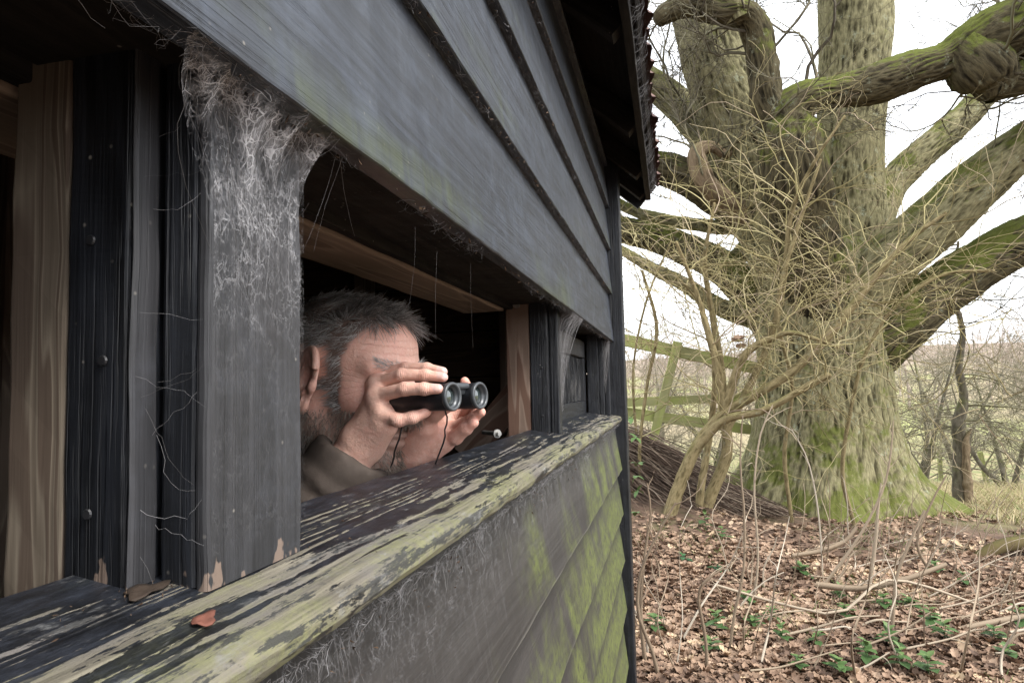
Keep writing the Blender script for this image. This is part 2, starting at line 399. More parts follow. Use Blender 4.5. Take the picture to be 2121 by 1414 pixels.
# wall lining behind the boards, above and below the slot
timber('wall_lining', hide, M['soffit'], W(-.262, Y0, .62), W(-.262, Y1, .62), zax, .84, .02)
timber('wall_lining', hide, M['inner'], W(-.262, Y0, -.79), W(-.262, Y1, -.79), zax, 1.24, .02)
# underside of the slot head: rough board, batten, then the flap frame of bare wood
timber('slot_head', hide, M['soffit'], W(-.2875, Y0, .205), W(-.2875, 2.56, .205), zax, .030, .115, .003, .002)
timber('flap_batten', hide, M['soffit'], W(-.352, Y0, .196), W(-.352, 1.5, .196), zax, .034, .016, .002, .001)
timber('flap_board', hide, M['soffit'], W(-.41, Y0, .226), W(-.41, 1.5, .226), zax, .014, .13, .002, .001)
timber('flap_frame', hide, M['rawbeam'], W(-.410, -.1, .1945), W(-.410, 1.485, .1945), zax, .040, .096, .003, .0012)
pv = timber('flap_pivot', hide, M['steel'], W(-.335, 1.497, .190), W(-.335, 1.525, .190), zax, .016, .016, .006, 0, 2)

# sill -----------------------------------------------------------------------
ct, st_ = math.cos(math.radians(10)), math.sin(math.radians(10))
r = .013
sp = [(.1265, -.024), (.1265, 0), (.012, 0), (.0055, -.0015), (.0012, -.0062), (0, -.012), (.0018, -.018), (.0065, -.0225), (.013, -.024)]
def sill_warp(V):
    x = V[:, :, 0]; f = np.clip(1 - V[:, :, 1] / .05, 0, 1)
    n = fbm(np.stack([x * 7, x * 0 + 3.3, V[:, :, 2] * 60], -1), 4); n2 = fbm(np.stack([x * 22, V[:, :, 1] * 60, x * 0 + 5], -1), 2)
    V[:, :, 1] += f * .0035 * n + f * .0012 * n2
    V[:, :, 2] += .0012 * n2 + f * .0015 * n
    return V
me = extrude('sill', sp, 2.625 - Y0, M['sill'], 260, 0, 0, warp=sill_warp)
obj('sill', me, hide, frame(W(-.185, (Y0 + 2.625) / 2, -.114), yax, (-ct, 0, st_)))
timber('sill_batten', hide, M['post'], W(-.3205, Y0, -.1175), W(-.3205, 2.56, -.1175), (-ct, 0, st_), .0195, .040, .004, .0012)
timber('sill_rail', hide, M['soffit'], W(-.315, Y0, -.155), W(-.315, Y1, -.155), zax, .05, .06)

# posts along the slot ---------------------------------------------------------
def sill_z(x): return -.114 + .176 * (-.185 - x)
def vpost(name, mat, x0, x1, y0, y1, ztop=.195, zb=None, bev=.0025, wob=.0006, warp=None, parent=None):
    zb = sill_z(max(x0, x1)) + .0005 if zb is None else zb
    # local x up, local y = along -Y, local z = outwards
    return timber(name, parent or hide, mat, W((x0 + x1) / 2, (y0 + y1) / 2, zb), W((x0 + x1) / 2, (y0 + y1) / 2, ztop), (0, -1, 0), y1 - y0, abs(x1 - x0), bev, wob, 60, warp=warp, wfreq=16)
vpost('post_inner', M['postbare'], -.2735, -.2515, .323, .412)
vpost('post_facing', M['postface'], -.251, -.243, .322, .417)
vpost('post_core', M['postbare'], -.317, -.2775, .303, .400)
vpost('post_strip', M['postface'], -.277, -.274, .3025, .3215)
vpost('stud', M['raw'], -.356, -.3185, .304, .40, 1.2, -.9, .002, .0012)
vpost('post_core', M['post'], -.307, -.267, 1.50, 1.56)
vpost('post_facing', M['post'], -.2665, -.246, 1.52, 1.556)
vpost('stud', M['rawred'], -.362, -.308, 1.502, 1.56, 1.0, -.9, .003, .0012)
vpost('post_core', M['post'], -.300, -.258, 2.497, 2.56)
vpost('post_facing', M['post'], -.2575, -.240, 2.507, 2.56)
vpost('post_facing', M['post'], -.2395, -.222, 2.53, 2.575)
vpost('post_core', M['post'], -.317, -.277, -.95, -.85); vpost('post_facing', M['postface'], -.276, -.243, -.93, -.83)
vpost('corner_post', M['post'], -.232, -.170, 2.604, 2.70, 1.0, -H - .05, .004, .001)
vpost('corner_post', M['post'], -.31, -.235, 2.606, 2.70, 1.0, -H - .05, .004, .001)
for y, z, x in ((1.4985, .10, -.288), (1.4985, .045, -.281), (1.4985, -.062, -.281), (.3015, .085, -.301), (.3015, .02, -.292), (.3015, -.06, -.30), (2.4955, -.05, -.28)):
    bm = bmesh.new(); bmesh.ops.create_cone(bm, cap_ends=True, segments=12, radius1=.0030, radius2=.0024, depth=.0009)
    me = bpy.data.meshes.new('nail_head'); bm.to_mesh(me); bm.free(); me.materials.append(M['nail'])
    obj('nail_head', me, hide, frame(W(x, y, z), (1, 0, 0), (0, 0, 1)))

# glazed shutter in the far half of the slot ------------------------------------
win = link(bpy.data.objects.new('window', None), hide, Matrix.Translation(Vector(W(-.30, 2.05, .05))))
wz0, wz1, wy0, wy1, wx = -.094, .165, 1.60, 2.49, -.318
def bar(a, b, ly, w, t, name='window_frame', mat='post'): return timber(name, win, M[mat], a, b, ly, w, t, .002, .0005)
bar(W(wx, wy0, wz1 - .03), W(wx, wy1, wz1 - .03), zax, .06, .026, mat='postface')
bar(W(wx, wy0, wz0 + .022), W(wx, wy1, wz0 + .022), zax, .045, .026)
bar(W(wx, wy0 + .02, wz0 + .046), W(wx, wy0 + .02, wz1 - .062), (0, -1, 0), .04, .026)
bar(W(wx, wy1 - .025, wz0 + .046), W(wx, wy1 - .025, wz1 - .062), (0, -1, 0), .05, .026)
bar(W(wx, 1.95, wz0 + .046), W(wx, 1.95, wz1 - .062), (0, -1, 0), .024, .022)
g = G('dusty_glass')
gl = g.n('ShaderNodeBsdfGlass'); gl.inputs['Roughness'].default_value = .03; gl.inputs['IOR'].default_value = 1.45
df = g.n('ShaderNodeBsdfDiffuse'); df.inputs['Color'].default_value = (.16, .155, .145, 1)
ms = g.n('ShaderNodeMixShader'); g.put(ms.inputs[0], g.math('MULTIPLY', g.step(g.noise(g.coord(), 14, 5, .7), .42, .8), .5)); g.l(gl.outputs[0], ms.inputs[1]); g.l(df.outputs[0], ms.inputs[2]); g.l(ms.outputs[0], g.out.inputs['Surface'])
M['glass'] = g.m
for ya, yb in ((wy0 + .041, 1.937), (1.963, wy1 - .051)):
    timber('pane', win, M['glass'], W(wx, ya, .0265), W(wx, yb, .0265), zax, .149, .004, 0, 0, 1)

# inside: bolt, brace, far studs, back wall, floor --------------------------------
def ony(px, py, y):
    q = ray(px, py); return CAMPOS + q * (y / q[1])
timber('brace', hide, M['rawred'], ony(965, 945, 1.62), ony(1085, 800, 1.62), (1, 0, 1), .07, .03, .002, .001)
timber('stud', hide, M['rawbeam'], W(-.60, 2.55, -1.3), W(-.60, 2.55, 1.2), (0, -1, 0), .05, .07, .002, .001)
timber('stud', hide, M['rawbeam'], W(-1.2, 2.55, -1.3), W(-1.2, 2.55, 1.2), (0, -1, 0), .05, .07, .002, .001)
bp = A(1035, 898, 1.45)
timber('bolt', hide, M['steel'], bp, bp + np.array([-.05, .05, .0]), zax, .009, .009, .0035, 0, 2)
timber('bolt_washer', hide, M['steel'], bp + np.array([-.006, .004, 0]), bp + np.array([-.008, .006, 0]), zax, .018, .018, .007, 0, 1)
for k in range(14):
    z = -1.30 + k * .18
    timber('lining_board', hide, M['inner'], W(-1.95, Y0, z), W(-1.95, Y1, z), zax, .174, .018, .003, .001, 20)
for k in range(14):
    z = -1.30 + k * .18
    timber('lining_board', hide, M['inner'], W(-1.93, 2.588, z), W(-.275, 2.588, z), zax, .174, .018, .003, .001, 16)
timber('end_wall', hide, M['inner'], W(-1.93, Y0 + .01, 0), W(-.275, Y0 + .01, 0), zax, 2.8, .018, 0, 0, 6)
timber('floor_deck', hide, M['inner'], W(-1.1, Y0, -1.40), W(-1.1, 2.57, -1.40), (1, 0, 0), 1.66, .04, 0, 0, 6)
timber('wall_stud', hide, M['rawbeam'], W(-1.90, .6, -1.3), W(-1.90, .6, 1.0), (0, -1, 0), .05, .07)
timber('wall_stud', hide, M['rawbeam'], W(-1.90, 1.6, -1.3), W(-1.90, 1.6, 1.0), (0, -1, 0), .05, .07)

# roof ---------------------------------------------------------------------------
roof = link(bpy.data.objects.new('roof', None), hide, Matrix.Translation(Vector(W(-.6, .8, 1.2))))
sd = nrm([-1, 0, .887])                                   # up the slope
RY1 = 2.90
e0 = np.array([-.076, 0, .785])
RL = 1.42
a = W(*(e0 + sd * RL / 2)); n_ = np.cross(yax, sd); n_ = n_ if n_[2] > 0 else -n_
# roof boarding and rafters
mid = a + n_ * .055
timber('roof_boarding', roof, M['soffit'], mid + yax * Y0, mid + yax * RY1, sd, RL, .016, .001, .0008, 40)
for ry in (-.9, -.3, .30, .9, 1.5, 2.1, 2.56, 2.855):
    timber('rafter', roof, M['soffit'], W(*(e0 + sd * .01)) + n_ * .012 + yax * ry, W(*(e0 + sd * RL)) + n_ * .012 + yax * ry, yax, .045, .07, .002, .001, 12)
timber('fascia_board', roof, M['soffit'], W(-.065, Y0, .86), W(-.065, RY1, .86), zax, .16, .021, .002, .0012, 90)
timber('barge_board', roof, M['post'], W(*(e0 + sd * .002)) + n_ * .01 + yax * (RY1 + .012), W(*(e0 + sd * RL)) + n_ * .01 + yax * (RY1 + .012), sd * 0 + n_, .12, .02, .002, .001, 12)
# back slope so that the hide is closed
rid = W(*(e0 + sd * RL)) + n_ * .055
bk = np.array([-2.05, 0, rid[2] - (2.05 + rid[0]) * .887])
timber('roof_boarding', roof, M['soffit'], (rid + bk) / 2 + yax * Y0, (rid + bk) / 2 + yax * RY1, nrm(rid - bk), np.linalg.norm(rid - bk) + .02, .016, 0, 0, 4)
for yy in (Y0 + .005, 2.592):                               # gables
    v = [W(-.25, yy, .7), W(-1.96, yy, .7), np.array([-1.96, yy, bk[2] + .05]), np.array([rid[0], yy, rid[2] - .02]), W(-.25, yy, .93)]
    me = mesh_np('gable_boarding', np.array(v + [p + np.array([0, .012, 0]) for p in v]), [np.array([[0, 1, 2, 3, 4]]), np.array([[9, 8, 7, 6, 5]])] + [np.array([[i, (i + 1) % 5, (i + 1) % 5 + 5, i + 5]]) for i in range(5)], M['inner'], False)
    obj('gable_boarding', me, roof)
# corrugated, rusting sheets
g = G('rusty_corrugated_sheet'); p = g.coord(); n = g.noise(p, 12, 5, .65)
M['rust'] = g.done(g.mix(g.step(n, .35, .65), (.055, .028, .024), (.13, .075, .06)), .7, g.bump(n, .002, .5), .3, Metallic=.2)
for k in range(6):
    ya = Y0 + k * .71; yb = min(ya + .74, RY1 + .03)
    ny = int((yb - ya) / .008); ys = np.linspace(ya, yb, ny); us = np.linspace(-.008, RL + .1, 40)
    rng = np.random.RandomState(k)
    Yg, Ug = np.meshgrid(ys, us, indexing='ij')
    Ug = Ug + (Ug < .02) * (.004 * np.sin(Yg * 31) + .030 * pnoise(np.stack([Yg * 9, Yg * 0, Yg * 0 + 2], -1)))
    hgt = .076 + .008 * np.sin(Yg * 2 * np.pi / .076) + .0035 * (k % 2)
    e = W(*e0)
    V = e[None, None] + sd[None, None] * Ug[..., None] + n_[None, None] * hgt[..., None]; V[..., 1] = Yg
    V = V.reshape(-1, 3); nu = len(us)
    i = np.arange(ny - 1)[:, None] * nu + np.arange(nu - 1)[None]; q = np.stack([i, i + 1, i + nu + 1, i + nu], -1).reshape(-1, 4)
    V2 = np.concatenate([V, V + n_ * .0015]); me = mesh_np('roof_sheet', V2, np.concatenate([q, q[:, ::-1] + len(V)]), M['rust'])
    obj('roof_sheet', me, roof)
# outer sheathing of the sides the camera cannot see: keeps daylight out
timber('sheathing', hide, M['soffit'], W(-1.972, Y0, -.1), W(-1.972, Y1, -.1), zax, 2.7, .012, 0, 0, 2)
timber('sheathing', hide, M['soffit'], W(-1.93, 2.604, -.2), W(-.315, 2.604, -.2), zax, 2.5, .010, 0, 0, 2)
# ------------------------------------------------------------------ implicit surfaces -> one continuous skin
def smin(a, b, k):
    h = np.clip(.5 + .5 * (b - a) / k, 0, 1); return b * (1 - h) + a * h - k * h * (1 - h)
def capsule(P, a, b, ra, rb):
    a = np.asarray(a, np.float32); b = np.asarray(b, np.float32); ab = b - a
    t = np.clip(((P - a) @ ab) / ab.dot(ab), 0, 1)
    return np.linalg.norm(P - a - t[..., None] * ab, axis=-1) - (ra + (rb - ra) * t)
def ellip(P, c, r, R=None):
    q = P - np.asarray(c, np.float32)
    if R is not None: q = q @ np.asarray(R, np.float32)
    r = np.asarray(r, np.float32); k0 = np.linalg.norm(q / r, axis=-1); k1 = np.linalg.norm(q / (r * r), axis=-1)
    return k0 * (k0 - 1) / np.maximum(k1, 1e-6)
def surface_nets(fn, lo, hi, h):
    ax = [np.arange(lo[i], hi[i] + h, h, dtype=np.float32) for i in range(3)]
    nx, ny, nz = map(len, ax); val = np.empty((nx, ny, nz), np.float32)
    for s in range(0, nx, 24):                       # in slabs to keep memory down
        g = np.stack(np.meshgrid(ax[0][s:s + 24], ax[1], ax[2], indexing='ij'), -1); val[s:s + 24] = fn(g)
    ins = val < 0
    c = np.zeros((nx - 1, ny - 1, nz - 1), np.int32)
    for d in np.ndindex(2, 2, 2): c += ins[d[0]:nx - 1 + d[0], d[1]:ny - 1 + d[1], d[2]:nz - 1 + d[2]]
    ci = np.argwhere((c > 0) & (c < 8)); idx = -np.ones(c.shape, np.int64); idx[tuple(ci.T)] = np.arange(len(ci))
    acc = np.zeros((len(ci), 3)); cnt = np.zeros(len(ci))
    for a0 in np.ndindex(2, 2, 2):
        for axi in range(3):
            if a0[axi]: continue
            a1 = list(a0); a1[axi] = 1
            v0 = val[tuple((ci + a0).T)]; v1 = val[tuple((ci + a1).T)]; m = (v0 < 0) != (v1 < 0)
            t = np.where(m, v0 / np.where(m, v0 - v1, 1), 0); p = np.array(a0, float)[None] + np.zeros((len(ci), 3)); p[:, axi] += t
            acc[m] += p[m]; cnt[m] += 1
    V = (ci + acc / cnt[:, None]) * h + np.array([a[0] for a in ax])
    Q = []
    for axi in range(3):
        o1, o2 = [(1, 2), (2, 0), (0, 1)][axi]
        a_ = np.take(ins, range(0, ins.shape[axi] - 1), axi); b_ = np.take(ins, range(1, ins.shape[axi]), axi)
        e = np.argwhere(a_ != b_); e = e[(e[:, o1] > 0) & (e[:, o2] > 0)]
        e = e[(e[:, o1] < c.shape[o1]) & (e[:, o2] < c.shape[o2])]
        fl = a_[tuple(e.T)]
        q = []
        for d1, d2 in ((1, 1), (0, 1), (0, 0), (1, 0)):
            k = e.copy(); k[:, o1] -= d1; k[:, o2] -= d2; q.append(idx[tuple(k.T)])
        q = np.stack(q, 1); q[~fl] = q[~fl][:, ::-1]; Q.append(q)
    Q = np.concatenate(Q); return V, Q[(Q >= 0).all(1)]

# pose ------------------------------------------------------------------------
fl_ = CM @ np.array([.91, 0, .41]); fl_[2] = 0; fl_ = nrm(fl_)
ba_ = CM @ np.array([.86, 0, .51]); ba_[2] = 0; ba_ = nrm(ba_)
rt_ = np.cross(fl_, zax)                                     # the man's right, towards the camera
pit = math.radians(-8)
hf = nrm(fl_ * math.cos(pit) + zax * math.sin(pit)); hu = np.cross(rt_, hf)
HB = np.stack([hf, -rt_, hu])                               # rows: forward, left, up
HC = CAMPOS + CM @ np.array([-.226, -.050, -.945])
def h2w(p): return HC + np.asarray(p, float) @ HB
def w2h(p): return (p - HC) @ HB.T
def Zp(zx, zy, d): return A(580 + zx / 2.828, 550 + zy / 2.828, d)   # point in the enlarged view of the face

def rotm(ax, deg): return np.array(Matrix.Rotation(math.radians(deg), 3, ax))
def sd_head(P):
    S = P.copy(); S[..., 1] = np.abs(S[..., 1])
    d = ellip(P, (-.012, 0, .030), (.097, .078, .084))
    d = smin(d, ellip(P, (.030, 0, .038), (.064, .068, .064)), .02)
    d = smin(d, ellip(P, (.036, 0, -.045), (.056, .056, .066)), .03)
    d = smin(d, capsule(S, (-.004, .052, -.060), (.058, .014, -.108), .020, .021), .028)
    d = smin(d, ellip(P, (.066, 0, -.104), (.026, .027, .022)), .02)
    d = smin(d, ellip(S, (.054, .046, -.022), (.024, .020, .018)), .02)
    d = smin(d, capsule(S, (.087, .008, .019), (.070, .050, .022), .011, .010), .014)
    d = -smin(-d, ellip(S, (.094, .032, -.001), (.020, .019, .013)), .012)
    d = smin(d, ellip(S, (.072, .032, -.002), (.014, .015, .0125)), .004)
    d = smin(d, capsule(P, (.092, 0, .010), (.113, 0, -.036), .0085, .013), .012)
    d = smin(d, ellip(S, (.101, .013, -.040), (.011, .008, .009)), .008)
    d = smin(d, ellip(P, (.088, 0, -.066), (.012, .024, .007)), .008)
    d = smin(d, ellip(P, (.086, 0, -.078), (.012, .021, .008)), .008)
    d = -smin(-d, ellip(P, (.104, 0, -.072), (.010, .022, .0018)), .003)
    d = smin(d, capsule(P, (-.040, 0, -.050), (-.080, 0, -.215), .058, .064), .035)      # neck
    # ears
    E_ = ((S - np.array([.003, .085, .000], np.float32)) @ np.asarray(rotm('Y', 10) @ rotm('Z', 24), np.float32)) / 1.22
    dish = ellip(E_, (0, 0, 0), (.0180, .0042, .030))
    q = np.stack([E_[..., 0] / .0165, E_[..., 2] / .0285], -1); rr = np.linalg.norm(q, axis=-1)
    rim = np.sqrt((np.abs(rr - 1) * .0185) ** 2 + (E_[..., 1] - .003) ** 2) - .0036
    ear = smin(dish, rim + np.where((E_[..., 0] > .008) & (E_[..., 2] < .012), .01, 0), .003)
    ear = -smin(-ear, ellip(E_, (.003, .0065, -.003), (.0105, .0080, .0165)), .002)
    ear = smin(ear, ellip(E_, (.004, .001, -.029), (.009, .0048, .010)), .005)
    ear = smin(ear, ellip(E_, (.015, .002, -.006), (.004, .004, .006)), .004)
    ah = np.sqrt(((np.abs(np.linalg.norm(np.stack([(E_[..., 0] + .001) / .0095, (E_[..., 2] - .001) / .018], -1), axis=-1) - 1)) * .012) ** 2 + (E_[..., 1] - .003) ** 2) - .0022
    ear = smin(ear, ah + np.where(E_[..., 0] > .004, .01, 0), .003)
    d = smin(d, ear, .007)
    return d

def sd_chain(P, d, pts, rad, k):
    for i in range(len(pts) - 1):
        s = capsule(P, pts[i], pts[i + 1], rad[i], rad[i + 1])
        d = s if d is None else smin(d, s, k)
    return d
def sd_hand(P, wrist, elbow, mcps, fingers, thumb, thenar, rw=.026):
    """palm as fused rays, separate fingers rooted at the knuckles"""
    d = capsule(P, elbow, wrist, .040, rw)
    pal = None
    for m in mcps:
        s = capsule(P, np.array(wrist) * .75 + np.array(m) * .25, m, .0160, .0100)
        pal = s if pal is None else smin(pal, s, .010)
    d = smin(d, pal, .018)
    for a, b in zip(mcps[:-1], mcps[1:]): d = smin(d, capsule(P, a, b, .0098, .0098), .008)
    for c, r in thenar: d = smin(d, capsule(P, c[0], c[1], r[0], r[1]), .012)
    ft = None
    for pts, rad in fingers:
        s = sd_chain(P, None, pts, rad, .004)
        for j in pts[1:-1]: s = smin(s, np.linalg.norm(P - np.asarray(j, np.float32), axis=-1) - rad[1] * .92, .003)
        ft = s if ft is None else np.minimum(ft, s)
    d = smin(d, ft, .0055)
    if thumb: d = smin(d, sd_chain(P, None, thumb[0], thumb[1], .005), .009)
    return d
FR = [.0092, .0080, .0072, .0062]
R_w = Zp(452, 1068, .872); R_e = Zp(150, 1560, .862)
R_m = [Zp(600, 640, .885), Zp(562, 692, .866), Zp(560, 765, .848), Zp(600, 860, .838)]
R_f = [([R_m[0], Zp(735, 603, .872), Zp(860, 604, .860), Zp(952, 622, .852)], FR),
       ([R_m[1], Zp(712, 640, .845), Zp(850, 642, .838), Zp(955, 655, .832)], FR),
       ([R_m[2], Zp(730, 722, .822), Zp(845, 722, .815), Zp(925, 722, .813)], FR),
       ([R_m[3], Zp(690, 905, .826), Zp(775, 890, .826), Zp(850, 862, .832)], [.0090, .0080, .0073, .0062])]
R_t = ([Zp(560, 960, .880), Zp(650, 900, .885), Zp(760, 870, .878), Zp(850, 850, .866)], [.015, .0115, .0095, .0080])
R_th = [((Zp(480, 1010, .868), Zp(600, 900, .848)), (.022, .017)), ((Zp(520, 1060, .868), Zp(620, 940, .848)), (.020, .014))]
L_w = Zp(735, 1165, .955); L_e = Zp(520, 1700, 1.14)
L_m = [Zp(955, 855, .950), Zp(965, 905, .945), Zp(968, 960, .940), Zp(960, 1035, .934)]
L_f = [([L_m[0], Zp(1085, 830, .965), Zp(1112, 740, .955), Zp(1082, 678, .925)], FR),
       ([L_m[1], Zp(1070, 872, .945), Zp(1120, 838, .925), Zp(1135, 812, .905)], FR),
       ([L_m[2], Zp(1070, 925, .925), Zp(1140, 880, .905), Zp(1178, 858, .896)], FR),
       ([L_m[3], Zp(1030, 1005, .918), Zp(1090, 950, .905), Zp(1132, 918, .898)], [.0105, .0095, .0086, .0074])]
L_t = ([Zp(800, 1000, .930), Zp(850, 920, .912), Zp(905, 865, .898), Zp(985, 820, .885)], [.016, .013, .0105, .0085])
L_th = [((Zp(760, 1080, .940), Zp(845, 950, .915)), (.022, .017)), ((Zp(830, 1110, .945), Zp(950, 1020, .930)), (.020, .014))]

# torso and legs (inside the dark hide, mostly out of sight): coarse but whole
NB = h2w((-.078, 0, -.20))                                  # base of the neck
PEL = NB - fl_ * .44 - zax * .40
SH = [NB + rt_ * s * .17 - zax * .055 - fl_ * .03 for s in (1, -1)]
HIP = [PEL + rt_ * s * .09 for s in (1, -1)]
FOOT = [np.array([*(HIP[i] + fl_ * .10)[:2], .12]) for i in (0, 1)]
ELB = [R_e, L_e]
def sd_torso(P, g=0.0):
    mid = (NB * .6 + PEL * .4) - fl_ * .03
    d = capsule(P, NB - zax * .06, mid, .105 + g, .135 + g); d = smin(d, capsule(P, mid, PEL, .135 + g, .140 + g), .05)
    for i in (0, 1):
        d = smin(d, capsule(P, NB - zax * .04, SH[i], .07 + g, .062 + g), .05)
        d = smin(d, capsule(P, SH[i], ELB[i], .056 + g, .043 + g), .03)
    return d
def sd_legs(P, g=0.0):
    d = None
    for i in (0, 1):
        knee = (HIP[i] + FOOT[i]) / 2 + fl_ * .05
        s = capsule(P, HIP[i], knee, .088 + g, .058 + g); s = smin(s, capsule(P, knee, FOOT[i], .056 + g, .042 + g), .03)
        s = smin(s, capsule(P, FOOT[i] - zax * .03, FOOT[i] + fl_ * .17 - zax * .045, .042 + g, .034 + g), .02)
        d = s if d is None else smin(d, s, .03)
    return d
def bbox(*pts, pad=.05):
    q = np.array(pts); return q.min(0) - pad, q.max(0) + pad
Vh, Qh = surface_nets(sd_head, (-.155, -.112, -.235), (.135, .112, .135), .00185)
hl = Vh.copy(); Vh = h2w(Vh)
def hand_mesh(w, e, m, f, t, th):
    e2 = w + (np.array(e) - w) * .45
    pts = [w, e2] + list(m) + [p for x in f for p in x[0]] + list(t[0])
    lo, hi = bbox(*pts, pad=.035)
    return surface_nets(lambda P: sd_hand(P, w, e, m, f, t, th), lo, hi, .0017)
Vr, Qr = hand_mesh(R_w, R_e, R_m, R_f, R_t, R_th)
Vl, Ql = hand_mesh(L_w, L_e, L_m, L_f, L_t, L_th)
Vr = Vr + .0006 * np.stack([pnoise(Vr * 80 + 7 * i) for i in range(3)], -1); Vl = Vl + .0006 * np.stack([pnoise(Vl * 80 + 7 * i) for i in range(3)], -1)
lo, hi = bbox(NB, PEL, *SH, *HIP, *FOOT, *ELB, pad=.2); lo[2] = -.02
Vt, Qt = surface_nets(lambda P: smin(sd_torso(P), sd_legs(P), .04), lo, hi, .016)
# skin tone per point: r = flush, g = stubble shade, b = nail
def scalp_mask(hl):
    x, y, z = hl.T; ay = np.abs(y)
    hairline = np.where(x > .074, .082 + .25 * np.maximum(0, ay - .03), np.where(x > .050, .054 + 1.2 * (x - .050), np.where(x > .036, .020 + 2.4 * (x - .036), -.012)))
    hairline = hairline + .006 * pnoise(hl * 90)
    earzone = (ay > .070) & (x > -.026) & (x < .026) & (z < .040)
    side = ((x > .020) & (x < .040) & (z > -.036) & (ay > .052))
    backz = (x < -.03) & (z > -.105)
    return (((z > hairline) & (x > -.03)) | backz | side) & ~(earzone & ~side) & (z > -.13) & (ay < .0815)
def soft_mask(m, Q, it=7):
    m = m.astype(float); e = np.concatenate([Q[:, [0, 1]], Q[:, [1, 2]], Q[:, [2, 3]], Q[:, [3, 0]]]); cnt = np.bincount(e.ravel(), minlength=len(m))
    for _ in range(it):
        a = np.bincount(e[:, 0], m[e[:, 1]], len(m)) + np.bincount(e[:, 1], m[e[:, 0]], len(m)); m = .3 * m + .7 * a / np.maximum(cnt, 1)
    return m
n1, n2, n3, n4 = len(Vh), len(Vr), len(Vl), len(Vt)
tone = np.zeros((n1 + n2 + n3 + n4, 4), np.float32); tone[:, 3] = 1
x, y, z = hl.T
flush = .42 + .35 * np.exp(-((x - .06) ** 2 + (z + .025) ** 2) / .03 ** 2) + .45 * np.exp(-((x + .012) ** 2 + (z + .004) ** 2) / .03 ** 2) * (np.abs(y) > .078) + .25 * np.clip((z - .02) / .06, 0, 1) * (x > .03)
tone[:n1, 0] = np.clip(flush, 0, 1)
tone_b = 0
tone[:n1, 1] = np.clip((-.030 - z - .2 * np.clip(.03 - x, 0, .03)) / .022, 0, 1) * np.clip((x + .03) / .02, 0, 1) * (z > -.15)
for V_, off, fs in ((Vr, n1, R_f + [R_t]), (Vl, n1 + n2, L_f + [L_t])):
    t = np.full(len(V_), .30)
    for pts, rad in fs:
        for j, amt, sg in ((1, .28, .012), (2, .22, .010), (3, .65, .014)):
            t = np.maximum(t, .30 + amt * np.exp(-(np.linalg.norm(V_ - np.asarray(pts[j]), axis=1) / sg) ** 2))
    tone[off:off + len(V_), 0] = t
tone[n1 + n2:n1 + n2 + n3, 0] += .30
pn = zax * .25 - rt_ * 0 + nrm(CAMPOS - R_m[1]) * .8 + zax * .5      # the nail side of the right hand
for pts, rad in R_f[:3]:
    tip = np.asarray(pts[3]); ax_ = nrm(tip - np.asarray(pts[2])); up_ = nrm(pn - ax_ * pn.dot(ax_))
    q = Vr - (tip + up_ * rad[3] * .75 + ax_ * .000); u = q @ ax_; v = q @ np.cross(ax_, up_)
    tone[n1:n1 + n2, 2] = np.maximum(tone[n1:n1 + n2, 2], np.clip((1 - (u / .0068) ** 4 - (v / .0055) ** 4) * 4, 0, 1) * ((q @ up_) > -.004))
# creases: phase along the joint (or fold) and how strong it is there
crs = np.zeros((n1 + n2 + n3 + n4, 3), np.float32)
crs[:n1, 0] = z * 690 + 3.0 * pnoise(hl * 28); crs[:n1, 1] = .35 * np.clip((x - .040) / .03, 0, 1) * np.clip(1.3 - np.abs(z - .050) / .020, 0, 1)
ang = np.arctan2(z - .002, x - .100); cw = .40 * np.clip(1.2 - np.abs(x - .050) / .020, 0, 1) * np.clip(1.2 - np.abs(z + .004) / .024, 0, 1)
kk = cw > crs[:n1, 1]; crs[:n1, 0][kk] = (ang * 42 + 2 * pnoise(hl * 40))[kk]; crs[:n1, 1][kk] = cw[kk]
for V_, off, fs in ((Vr, n1, R_f + [R_t]), (Vl, n1 + n2, L_f + [L_t])):
    for pts, rad in fs:
        for j, wj in ((1, .6), (2, .5)):
            J = np.asarray(pts[j]); ax_ = nrm(np.asarray(pts[j + 1]) - np.asarray(pts[j - 1])); t_ = (V_ - J) @ ax_
            w_ = wj * np.exp(-(t_ / .0065) ** 2) * (np.linalg.norm(V_ - J, axis=1) < .016)
            c_ = crs[off:off + len(V_)]; k_ = w_ > c_[:, 1]; c_[k_, 0] = t_[k_] * 2600; c_[k_, 1] = w_[k_]
